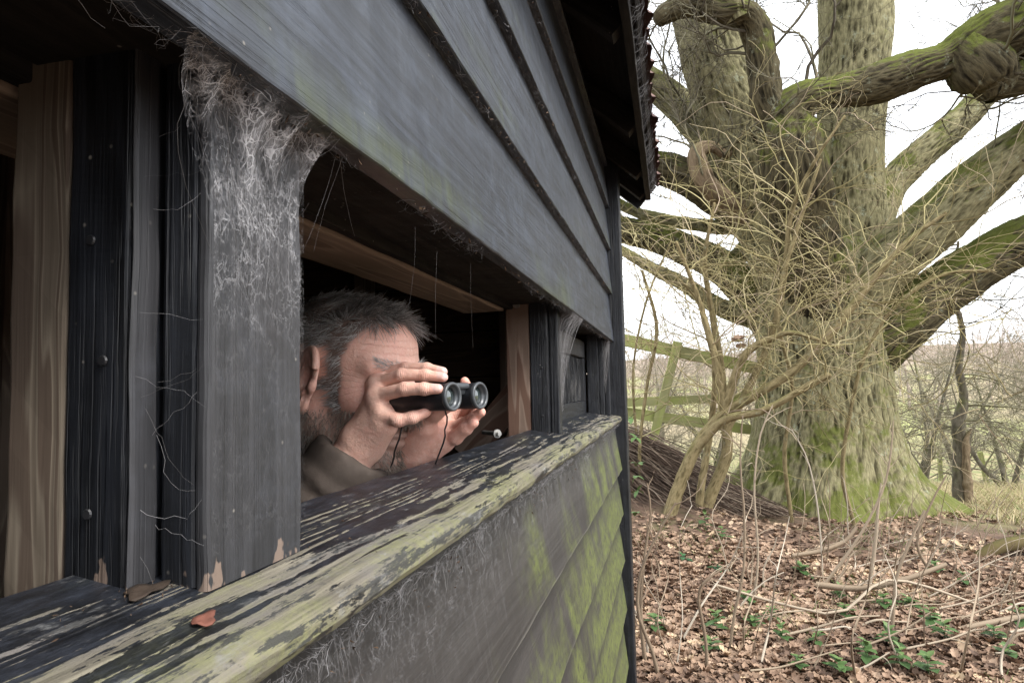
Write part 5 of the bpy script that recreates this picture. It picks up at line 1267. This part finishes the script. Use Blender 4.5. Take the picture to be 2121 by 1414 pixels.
def ordinal(k):
    if k < 20: return ONES[k]
    t = ['twenty', 'thirty', 'forty', 'fifty'][(k + 1) // 10 - 2]; u = (k + 1) % 10
    return t + '-' + ONES[u - 1] if u else {'twenty': 'twentieth', 'thirty': 'thirtieth', 'forty': 'fortieth', 'fifty': 'fiftieth'}[t]
for k, px in enumerate(sorted(rng.uniform(1320, 2110, 40))):
    py = rng.uniform(1150, 1430); p = gpt(px, py); d = -(CM.T @ (p - CAMPOS))[2]
    h = rng.uniform(70, 300) * (4.2 / d); lean = rng.randn() * .28; w = rng.uniform(2.5, 5.5) * (4 / d)
    rows = [(px, py + 8, w, d)] + [(px + h * t * lean + rng.randn() * 12, py - h * t, w * (1 - .75 * t), d + .12 * rng.randn()) for t in (.3, .6, .85, 1.0)]
    stem_thing('dry_stem', 'thin %s dry stem leaning %s, %s in line from the corner post' % ('tall' if h > 170 else 'short', 'right' if lean > 0 else 'left', ordinal(k)), rows, 'stem', 'thin dry stems standing in the litter', 2, sl=.12)
for k, px in enumerate(sorted(rng.uniform(1500, 2110, 34))):
    py = rng.uniform(1110, 1400); p = gpt(px, py); d = -(CM.T @ (p - CAMPOS))[2]
    l = rng.uniform(60, 190) * (4.5 / d); an = rng.randn() * .5; w = rng.uniform(3, 7) * (4 / d)
    e = (math.cos(an), math.sin(an) * .6); rows = [(px + e[0] * l * t + rng.randn() * 5, py - 10 - abs(e[1]) * l * t * 1.0 + rng.randn() * 4, w * (1 - .5 * t), d) for t in (0, .35, .7, 1.0)]
    stem_thing('dead_stick', '%s pale dead stick lying on the leaves, %s counted from the left' % ('long' if l > 120 else 'short', ordinal(k)), rows, 'stick', 'dead sticks lying on the leaves', 1, sl=.10)
for k, px in enumerate(sorted(rng.uniform(1640, 2110, 30))):
    py = rng.uniform(1130, 1290); p = gpt(px, py); d = -(CM.T @ (p - CAMPOS))[2]; l = rng.uniform(90, 230) * (4.8 / d); an = rng.uniform(.35, 1.9) ; w = rng.uniform(2.2, 5) * (4 / d)
    rows = [(px + math.cos(an) * l * t + rng.randn() * 6, py + 6 - math.sin(an) * l * t + rng.randn() * 5, w * (1 - .5 * t), d - .1 * t) for t in (0, .35, .7, 1.0)]
    stem_thing('pale_cane', '%s pale cane leaning over the litter before the oak roots, %s from the left' % ('long' if l > 160 else 'short', ordinal(k)), rows, 'cane', 'pale canes before the oak roots', 2, sl=.14)
S_ = [('long white branch lying across the middle of the litter', [(1690, 1210, 14, 4.6), (1780, 1218, 13, 4.5), (1870, 1200, 12, 4.4), (1960, 1168, 10, 4.4)], 'stem'),
      ('mossy fallen branch arching in at the right edge', [(2150, 1118, 30, 5.6), (2080, 1130, 30, 5.6), (2035, 1150, 26, 5.6), (2000, 1180, 16, 5.6)], 'elder'),
      ('greenish dead branch low at the bottom right', [(2121, 1275, 12, 3.9), (2000, 1300, 12, 3.9), (1930, 1325, 11, 3.9), (1870, 1332, 8, 3.9)], 'stem'),
      ('curved yellowish branch lying before the oak root', [(1640, 1150, 9, 5.4), (1700, 1140, 10, 5.4), (1750, 1120, 9, 5.4), (1775, 1090, 6, 5.4)], 'stem'),
      ('long thin cane arching low across the litter', [(1480, 1210, 6, 4.2), (1620, 1250, 6, 4.1), (1740, 1268, 6, 4.0), (1850, 1200, 6, 4.3), (2080, 1270, 5, 4.3)], 'stem')]
for lab, rows, mt in S_: stem_thing('fallen_branch', lab, rows, 'branch', None, 3, mt, sl=.2)

# green plants: nettles, arum, ivy
M['green'] = mat_tint('green_leaf', [(0, (.035, .072, .022)), (.6, (.062, .115, .035)), (1, (.10, .155, .05))], .5, nz=.2)
M['dkgreen'] = mat_tint('dark_green_leaf', [(0, (.015, .055, .022)), (1, (.04, .11, .04))], .35)
def leafshape(wd=.32, n=6):
    l = np.linspace(0, 1, n); w = wd * np.sin(np.pi * l ** .75) ** .8 * (1 + .15 * np.cos(l * 22)); w[0] = .01; w[-1] = 0
    V = [];
    for a_, b_ in zip(l, w): V += [(a_, -b_, .25 * b_ - .25 * a_ * a_), (a_, 0, -.25 * a_ * a_), (a_, b_, .25 * b_ - .25 * a_ * a_)]
    Fq = []
    for k in range(n - 1): b = k * 3; Fq += [(b, b + 3, b + 4, b + 1), (b + 1, b + 4, b + 5, b + 2)]
    return np.array(V), np.array(Fq)
LV, LF = leafshape()
def plant(px, py, size, nl, name, label, mat, group, cat='plant', hgt=.10):
    b = gpt(px, py); root = empty(name, b); tag(root, label, cat, group)
    sb = Batch(5, 4); sb.add([(0, 0, -.01), (0, 0, hgt * .4), (.01 * rng.randn(), .01 * rng.randn(), hgt)], .0025, .0015); so_ = sb.build('stem', mat, root); so_.matrix_basis = Matrix.Translation(Vector(b)); WM[so_.name] = so_.matrix_basis.copy()
    me_ = [mesh_np('leaf', LV * s, LF, mat, True, {'tint': np.full(len(LV), c)}) for s, c in ((size, .2), (size * .75, .6), (size * .55, .95))]
    for k in range(nl):
        t = (k + .5) / nl; a_ = k * 2.4 + rng.randn() * .3
        m = Matrix.Translation(Vector(b + np.array([0, 0, hgt * (.25 + .78 * t)]))) @ Matrix.Rotation(a_, 4, 'Z') @ Matrix.Rotation(-(.1 + .5 * t) + .25 * rng.randn(), 4, 'Y')
        obj('leaf', me_[min(2, int(t * 3))], root, m)
pp = [(1740, 1400), (1790, 1378), (1858, 1392), (1665, 1392), (1600, 1285), (1565, 1300), (1545, 1250), (1700, 1340), (1620, 1335), (1745, 1290), (1830, 1265), (1880, 1262), (1930, 1300), (1960, 1330), (2080, 1370), (2050, 1330), (1470, 1350), (1480, 1312), (1660, 1192), (1850, 1345), (1740, 1240), (1345, 1310), (2000, 1215), (1950, 1190), (1920, 1410), (2100, 1300)]
pp.sort()
for k, (px, py) in enumerate(pp):
    plant(px + rng.randn() * 6, py, .065 + .03 * rng.rand(), 10, 'nettle_plant', 'young green nettle in the brown leaves, %s counted from the left' % ordinal(k), M['green'], 'young nettles in the leaf litter', hgt=.07 + .06 * rng.rand())
plant(1487, 1186, .11, 6, 'arum_plant', 'dark glossy arum leaves standing alone at left of the litter', M['dkgreen'], None, hgt=.06)
plant(1415, 1162, .09, 5, 'arum_plant', 'small arum clump at the foot of the leaning shrub', M['dkgreen'], None, hgt=.05)
plant(1462, 1098, .10, 8, 'bramble_plant', 'green bramble sprig under the twin stemmed shrub', M['green'], None, hgt=.16)
plant(1497, 1120, .09, 8, 'bramble_plant', 'green bramble sprig in front of the brushwood', M['green'], None, hgt=.12)
# ivy sprigs climbing beside the corner post
for k, (px, py) in enumerate(((1306, 865), (1316, 905), (1322, 960), (1318, 985), (1322, 1015), (1318, 1060))):
    c = A(px, py, 5.6); root = empty('bramble_sprig', c); tag(root, ('topmost', 'second', 'third', 'fourth', 'fifth', 'lowest')[k] + ' green bramble sprig beside the black corner post', 'plant', 'sprigs beside the corner post')
    m0 = mesh_np('leaf', LV * .07, LF, M['green'], True, {'tint': np.full(len(LV), .7)})
    for j in range(4): obj('leaf', m0, root, Matrix.Translation(Vector(c)) @ Matrix.Rotation(j * 1.6 + k, 4, 'Z') @ Matrix.Rotation(.4 * rng.randn(), 4, 'Y'))
# clump of dead leaves caught in the shrub
c = A(1535, 700, 6.2); root = empty('dead_leaf_clump', c); tag(root, 'clump of brown dead leaves caught in the shrub twigs', 'leaf clump')
m0 = mesh_np('leaf', V0 * .10, F0, M['leaf'], True, {'tint': np.full(len(V0), .45)})
for j in range(9): obj('leaf', m0, root, Matrix.Translation(Vector(c + rng.randn(3) * .03)) @ Matrix.Rotation(rng.rand() * 6, 4, 'Z') @ Matrix.Rotation(rng.rand() * 6, 4, 'X'))
# ------------------------------------------------------------------ cobwebs and crumbs
rng = np.random.RandomState(77)
g = G('grey_cobweb'); t = g.attr('tint', 'Fac')
M['web'] = g.done(g.mix(t, (.14, .132, .128), (.34, .335, .345)), .9, None, .1)
def fibres(name, label, S, E, sag, r0, r1, n=8, jit=.0, push=None, mat='web', sides=3):
    """threads from S to E (N,3), bowed by sag (N,3)"""
    N = len(S); t = np.linspace(0, 1, n)[None, :, None]
    P = S[:, None] * (1 - t) + E[:, None] * t + sag[:, None] * 4 * t * (1 - t)
    if jit: P = P + np.cumsum(rng.randn(N, n, 3) * jit, 1) * np.minimum(1, 4 * t * (1 - t))
    if push is not None: P = push(P)
    R = (r0 + (r1 - r0) * rng.rand(N) ** 2)[:, None] * (1 - .4 * t[..., 0])
    V, q = tubes(P, R, sides); o = V.mean(0)
    ob = obj(name, mesh_np(name, V - o, q, M[mat], True, {'tint': np.repeat(rng.rand(N), n * sides)}), None, Matrix.Translation(Vector(o)))
    return tag(ob, label, 'cobweb', kind='stuff')
def col3(x, y, z): return np.stack([x + 0 * y, y, z + 0 * y + H], -1)
FX = -.2415
def outside(P):                              # keep threads just in front of the post face
    P[..., 0] = np.maximum(P[..., 0], FX + .0004); return P
# 1. the thick sheet between the lintel edge and the head of the near post
g = G('web_sheet'); p = g.coord(); tr = g.n('ShaderNodeBsdfTransparent'); df = g.n('ShaderNodeBsdfDiffuse')
df.inputs['Color'].default_value = (.52, .515, .53, 1); msx = g.n('ShaderNodeMixShader')
q_ = g.vmath('ADD', p, g.scale(g.n('ShaderNodeTexNoise').outputs['Color'], (.012, .012, .012)))
dn = g.attr('dens', 'Fac')
def net(sc, w): return g.step(g.voro(g.scale(q_, (1, 1, .55)), sc, 'DISTANCE_TO_EDGE'), w, w * .25)
lay = g.math('MAXIMUM', g.math('MULTIPLY', net(130, .040), .9), g.math('MULTIPLY', net(300, .07), .55))
lay = g.math('MAXIMUM', lay, g.math('MULTIPLY', net(55, .020), 1.0))
cl = g.noise(g.scale(p, (1, 1, .5)), 90, 6, .75); hole = g.noise(p, 30, 3, .6, .5)
lay = g.math('MULTIPLY', lay, g.step(g.noise(p, 55, 4, .7), .34, .62))
body = g.math('MULTIPLY', g.math('MULTIPLY', g.step(cl, .36, .70), g.step(hole, .38, .50)), g.step(dn, .45, 1.0))
al = g.math('MULTIPLY', g.math('ADD', g.math('MULTIPLY', lay, .75), g.math('MULTIPLY', body, .55)), dn, clamp=True)
g.put(msx.inputs[0], al); g.l(tr.outputs[0], msx.inputs[1]); g.l(df.outputs[0], msx.inputs[2]); g.l(msx.outputs[0], g.out.inputs['Surface']); M['websheet'] = g.m
def yend(yl): return np.clip(.3225 + (yl - .268) * .62, .3225, .4165)
nu, nv = 60, 26; uu_, vv_ = np.meshgrid(np.linspace(0, 1, nu), np.linspace(0, 1, nv), indexing='ij')
yl = .262 + .145 * uu_; Sg = np.stack([-.2075 + 0 * yl, yl, .1690 + H + 0 * yl], -1)
zb = .080 + .03 * np.sin(uu_ * 9) + .02 * np.sin(uu_ * 23 + 1); Eg = np.stack([FX + .0006 + 0 * yl, yend(yl), zb + H], -1)
def bow(v): return 4 * v * (1 - v)
Pg = Sg * (1 - vv_[..., None]) + Eg * vv_[..., None] + np.stack([-.012 * bow(vv_), 0 * vv_, .016 * bow(vv_)], -1)
Pg += .0016 * np.stack([pnoise(Pg * 60 + 9 * i) for i in range(3)], -1) * bow(vv_)[..., None]; Pg[..., 0] = np.maximum(Pg[..., 0], FX + .0005)
i = np.arange(nu - 1)[:, None] * nv + np.arange(nv - 1)[None]; qd = np.stack([i, i + nv, i + nv + 1, i + 1], -1).reshape(-1, 4)
o = Pg.reshape(-1, 3).mean(0); ob = obj('cobweb', mesh_np('cobweb', Pg.reshape(-1, 3) - o, qd, M['websheet'], True, {'dens': (np.clip(1.25 - 1.1 * vv_, 0, 1) * np.clip(vv_ * 8, .6, 1)).ravel()}), None, Matrix.Translation(Vector(o)))
tag(ob, 'torn dusty web sheet stretched from the board edge over the near post head', 'cobweb')
N = 26; yl = .262 + .145 * rng.rand(N)
S = col3(-.207 + .0015 * rng.randn(N), yl, .1695 + .001 * rng.randn(N))
ye = np.clip(yend(yl) + .012 * rng.randn(N), .3225, .416); dz = np.abs(rng.randn(N)) * .045 + .01
E_ = col3(FX + 0 * yl, ye, .155 - dz)
sag = np.stack([-.008 - .008 * rng.rand(N), .004 * rng.randn(N), .010 + .010 * rng.rand(N)], -1)
fibres('cobweb', 'thick dusty strands hanging in front of the torn web sheet', S, E_, sag, .00005, .00018, 10, .0018, outside)
def film(label, P, dens, lift):
    nu, nv = P.shape[:2]; i = np.arange(nu - 1)[:, None] * nv + np.arange(nv - 1)[None]; qd = np.stack([i, i + nv, i + nv + 1, i + 1], -1).reshape(-1, 4); o = P.reshape(-1, 3).mean(0)
    P = P + .0004 * pnoise(P * 150)[..., None] * np.array([1, 0, 0]) + np.array([lift, 0, 0])
    tag(obj('cobweb', mesh_np('cobweb', P.reshape(-1, 3) - o, qd, M['websheet'], True, {'dens': dens.ravel()}), None, Matrix.Translation(Vector(o))), label, 'cobweb')
yy_, zz_ = np.meshgrid(np.linspace(.3225, .4165, 24), np.linspace(.165, -.085, 50), indexing='ij')
film('fine web threads spread over the upper face of the near post', np.stack([FX + 0 * yy_, yy_, zz_ + H], -1), np.clip(.05 + .50 * sstep(.0, .14, zz_), 0, 1), .0008)
N = 13; z0 = -.09 + .24 * rng.rand(N); y = .303 + .018 * rng.rand(N)
S = col3(-.2735 + 0 * y, y, z0); E_ = col3(-.252 + .008 * rng.rand(N), .3215 + 0 * y, z0 + .022 * rng.randn(N))
fibres('cobweb', 'sparse web in the dark rebate of the near post', S, E_, np.stack([.002 * rng.rand(N), -.003 * rng.rand(N), -.006 * rng.rand(N)], -1), .00005, .00013, 9, .0014)
# 2. lintel edge fluff: along the foot of the lowest upper board
N = 1000; y = .22 + 2.35 * rng.rand(N); keep = fbm(np.stack([y * 5, y * 0, y * 0], -1), 3) > -.12; y = y[keep]; N = len(y)
S = col3(-.208 - .018 * rng.rand(N), y, .168 + 0 * y); E_ = col3(-.212 - .02 * rng.rand(N), y + .010 * rng.randn(N), .168 - .001 - .010 * rng.rand(N) ** 2)
fibres('cobweb', 'grey fluff of web along the foot of the lowest upper board', S, E_, .003 * rng.randn(N, 3), .00005, .00016, 6, .0012)
# 3. web under the sill nosing and threads hanging down the boards
def nose(y): return col3(-.1885 - .004 * rng.rand(len(y)), y, -.1375 - .001 * rng.rand(len(y)))
N = 900; y = .12 + 2.45 * rng.rand(N) ** 1.15; k = fbm(np.stack([y * 4, y * 0 + 3, y * 0], -1), 3) > -.15; y = y[k]; N = len(y)
L = .003 + .014 * rng.rand(N) ** 2.5; dense = np.exp(-((y - .62) / .16) ** 2) + .8 * np.exp(-((y - .36) / .10) ** 2) + .5 * np.exp(-((y - 1.1) / .2) ** 2)
S = nose(y); E_ = col3(-.2035 + .006 * rng.rand(N), y + .008 * rng.randn(N), -.138 - L * (.6 + 1.8 * dense))
fibres('cobweb', 'tangled grey web packed under the nosing of the sill', S, E_, .002 * rng.randn(N, 3), .00006, .00022, 7, .0016)
N = 170; y = .12 + 2.4 * rng.rand(N) ** 1.1; k = fbm(np.stack([y * 3, y * 0 + 8, y * 0], -1), 2) > -.2; y = y[k]; N = len(y)
zt = -.142 - .02 * rng.rand(N); L = .012 + .085 * rng.rand(N) ** 2.2
xb = lambda z: -.192 - .0170 * (z + .312) / .174 + .0012
S = col3(0 * y, y, zt); S[:, 0] = xb(zt); ze = zt - L; E_ = col3(0 * y, y + .004 * rng.randn(N), ze); E_[:, 0] = xb(ze) + .0006
fibres('cobweb', 'long pale threads trailing down the board below the sill', S, E_, np.stack([.0012 + .001 * rng.rand(N), .001 * rng.randn(N), 0 * y], -1), .00005, .00016, 9, .0010)
yy_, vv_ = np.meshgrid(np.linspace(.12, 2.55, 260), np.linspace(0, 1, 22), indexing='ij'); zz_ = -.139 - vv_ * .13
dd_ = .16 + .50 * np.clip(fbm(np.stack([yy_ * 4, yy_ * 0 + 3, yy_ * 0], -1), 3) + .25, 0, 1)
film('pale web film and threads running down the board below the sill', np.stack([-.190 - .021 * (zz_ + .312) / .174 + .0016 + 0 * yy_, yy_, zz_ + H], -1), dd_ * (1 - vv_) ** 1.2, .0)
# 4. laps of the upper boards
for k in range(1, 5):
    N = 520; y = .45 + 2.1 * rng.rand(N); z = bz[k]
    S = col3(-.207 - .016 * rng.rand(N), y, z - .0005); E_ = col3(-.222 + .014 * rng.rand(N), y + .012 * rng.randn(N), z - .002 - .010 * rng.rand(N) ** 2)
    fibres('cobweb', ['', 'wisps of web under the second upper board', 'wisps of web under the third upper board', 'wisps of web under the fourth upper board', 'wisps of web under the topmost board by the eaves'][k], S, E_, .002 * rng.randn(N, 3), .00008, .00024, 5, .0006)
# 5. eaves: web strung between fascia and sheet
N = 420; y = .9 + 2.0 * rng.rand(N); S = col3(-.0545 + 0 * y, y, .782 + .01 * rng.rand(N)); E_ = col3(-.030 + .006 * rng.rand(N), y + .05 * rng.randn(N), .842 + .008 * rng.rand(N))
fibres('cobweb', 'ragged grey web strung between fascia board and rusty roof edge', S, E_, np.stack([.004 * rng.rand(N), .004 * rng.randn(N), -.012 * rng.rand(N)], -1), .00010, .00035, 7, .002)
# 6. second post: drape from the board foot down its facing
N = 130; u = rng.rand(N); S = col3(-.208 + 0 * u, 1.50 + .20 * u, .168 + 0 * u); E_ = col3(-.2455 + .002 * rng.rand(N), 1.53 + .022 * rng.rand(N), .13 - .19 * rng.rand(N) ** 1.5)
fibres('cobweb', 'pale web draped from the board foot down the second post', S, E_, np.stack([-.010 * rng.rand(N) - .004, -.006 - .012 * u, .012 + .012 * rng.rand(N)], -1), .00010, .00034, 8, .0012)
N = 160; u = rng.rand(N); S = col3(-.215 - .02 * u, 2.49 + .07 * rng.rand(N), .166 + 0 * u); E_ = col3(-.235 - .02 * u, 2.505 + .03 * rng.rand(N), .12 - .15 * rng.rand(N))
fibres('cobweb', 'thin web at the head of the far end post', S, E_, .004 * rng.randn(N, 3), .00010, .00030, 6, .001)
# 7. single threads crossing the slot
lines = [((705, 285), (604, 560)), ((700, 290), (735, 490)), ((640, 420), (608, 470)), ((860, 470), (845, 640)), ((975, 545), (980, 720)), ((720, 300), (650, 520)), ((905, 520), (902, 700))]
S = np.array([onx(*a, -.225) for a, b in lines]); E_ = np.array([onx(*b, -.262) for a, b in lines]); E_[:, 1] = S[:, 1] + (E_[:, 1] - S[:, 1]) * 1.0
fibres('cobweb', 'few single silk threads hanging across the open slot', S, E_, .002 * rng.randn(len(S), 3), .00010, .00016, 8, .0003)

# crumbs of bark and leaf caught in the laps, on the sill and under the nosing
M['crumb'] = mat_tint('brown_crumbs', [(0, (.022, .014, .009)), (.5, (.060, .036, .022)), (1, (.13, .085, .052))])
def crumbs(name, label, P, size):
    n = len(P); V0_ = np.array([(1, 0, 0), (-.6, .5, .1), (-.5, -.6, 0), (.1, .05, .6), (0, -.1, -.5)]); F_ = np.array([(0, 1, 3), (1, 2, 3), (2, 0, 3), (1, 0, 4), (2, 1, 4), (0, 2, 4)])
    Rm = unit(rng.randn(n, 3, 3)); V = np.einsum('vk,nkj->nvj', V0_ * np.array([1, .6, .5]), Rm) * (size * (.4 + rng.rand(n) ** 2 * 1.4))[:, None, None] + P[:, None]
    Fq = (F_[None] + (np.arange(n) * 5)[:, None, None]).reshape(-1, 3); o = P.mean(0)
    ob = obj(name, mesh_np(name, V.reshape(-1, 3) - o, Fq, M['crumb'], False, {'tint': np.repeat(rng.rand(n), 5)}), None, Matrix.Translation(Vector(o))); tag(ob, label, 'debris', kind='stuff')
pts = []
for k in range(1, 5):
    n = 170; y = .5 + 2.08 * rng.rand(n); pts.append(col3(-.214 + .008 * rng.rand(n), y, bz[k] - .002 - .004 * rng.rand(n)))
n = 200; y = .3 + 2.25 * rng.rand(n); pts.append(col3(-.210 - .01 * rng.rand(n), y, .166 - .004 * rng.rand(n)))
crumbs('debris', 'brown crumbs of bark and leaf caught under the upper board laps', np.concatenate(pts), .0028)
n = 170; y = .2 + 2.3 * rng.rand(n); c = rng.choice([.36, .58, .66, .95, 1.3, 1.9, 2.2], n); y = np.where(rng.rand(n) < .65, c + .03 * rng.randn(n), y)
crumbs('debris', 'brown crumbs hanging in the web below the sill', col3(-.195 + .006 * rng.rand(n), y, -.145 - .03 * rng.rand(n) ** 2), .0020)
n = 260; y = .1 + 2.4 * rng.rand(n); xx = -.20 - .11 * rng.rand(n); c = rng.rand(n) < .45; y = np.where(c, rng.choice([.30, .43, 1.49, 2.49], n) + .025 * rng.randn(n), y); xx = np.where(c, -.25 - .03 * rng.rand(n), xx)
crumbs('debris', 'dark crumbs and grit scattered on top of the sill', np.stack([xx, y, sill_z(xx) + .0010 + H], -1), .0013)
# curled leaf flakes on the sill
for k, (px, py, s, lab, tn) in enumerate(((424, 1288, .009, 'small reddish leaf flake lying on the near sill', 1.0), (300, 1228, .012, 'dark bark chip at the foot of the near post', .1))):
    q = ray(px, py); tt = (-.114 - .176 * .185) / (q[2] + .176 * q[0]); c = CAMPOS + q * tt
    K = 18; a_ = np.arange(K) / K * 6.283; rr = s * (.75 + .18 * np.cos(a_ * 3 + k) + .16 * rng.rand(K)); V = np.stack([np.cos(a_) * rr * 1.45, np.sin(a_) * rr * .62, .0006 + .10 * s * np.cos(a_ * 2 + .5) ** 2], -1)
    V = np.vstack([V, V * np.array([.55, .55, .6]) + [0, 0, .0002], [[0, 0, .0003]]]); n0 = len(V); V = np.vstack([V, V - [0, 0, .0006]]); r_ = np.arange(K); r2_ = (r_ + 1) % K
    tri = np.stack([K + r_, K + r2_, np.full(K, 2 * K)], 1); qd_ = np.stack([r_, r2_, K + r2_, K + r_], 1); sd_ = np.stack([r_, r_ + n0, r2_ + n0, r2_], 1)
    if 'flake' not in M: M['flake'] = mat_tint('leaf_flake', [(0, (.02, .017, .014)), (.4, (.08, .045, .026)), (.8, (.16, .09, .055)), (1, (.15, .058, .040))], nz=.4)
    me = mesh_np('leaf_flake', V, [tri, tri[:, ::-1] + n0, qd_, qd_[:, ::-1] + n0, sd_], M['flake'], True, {'tint': np.full(2 * n0, tn)})
    tag(obj('leaf_flake', me, None, frame(c + np.array([0, 0, .001]), (.3 * k - .4, 1, 0), (-1, 0, .17))), lab, 'flake')
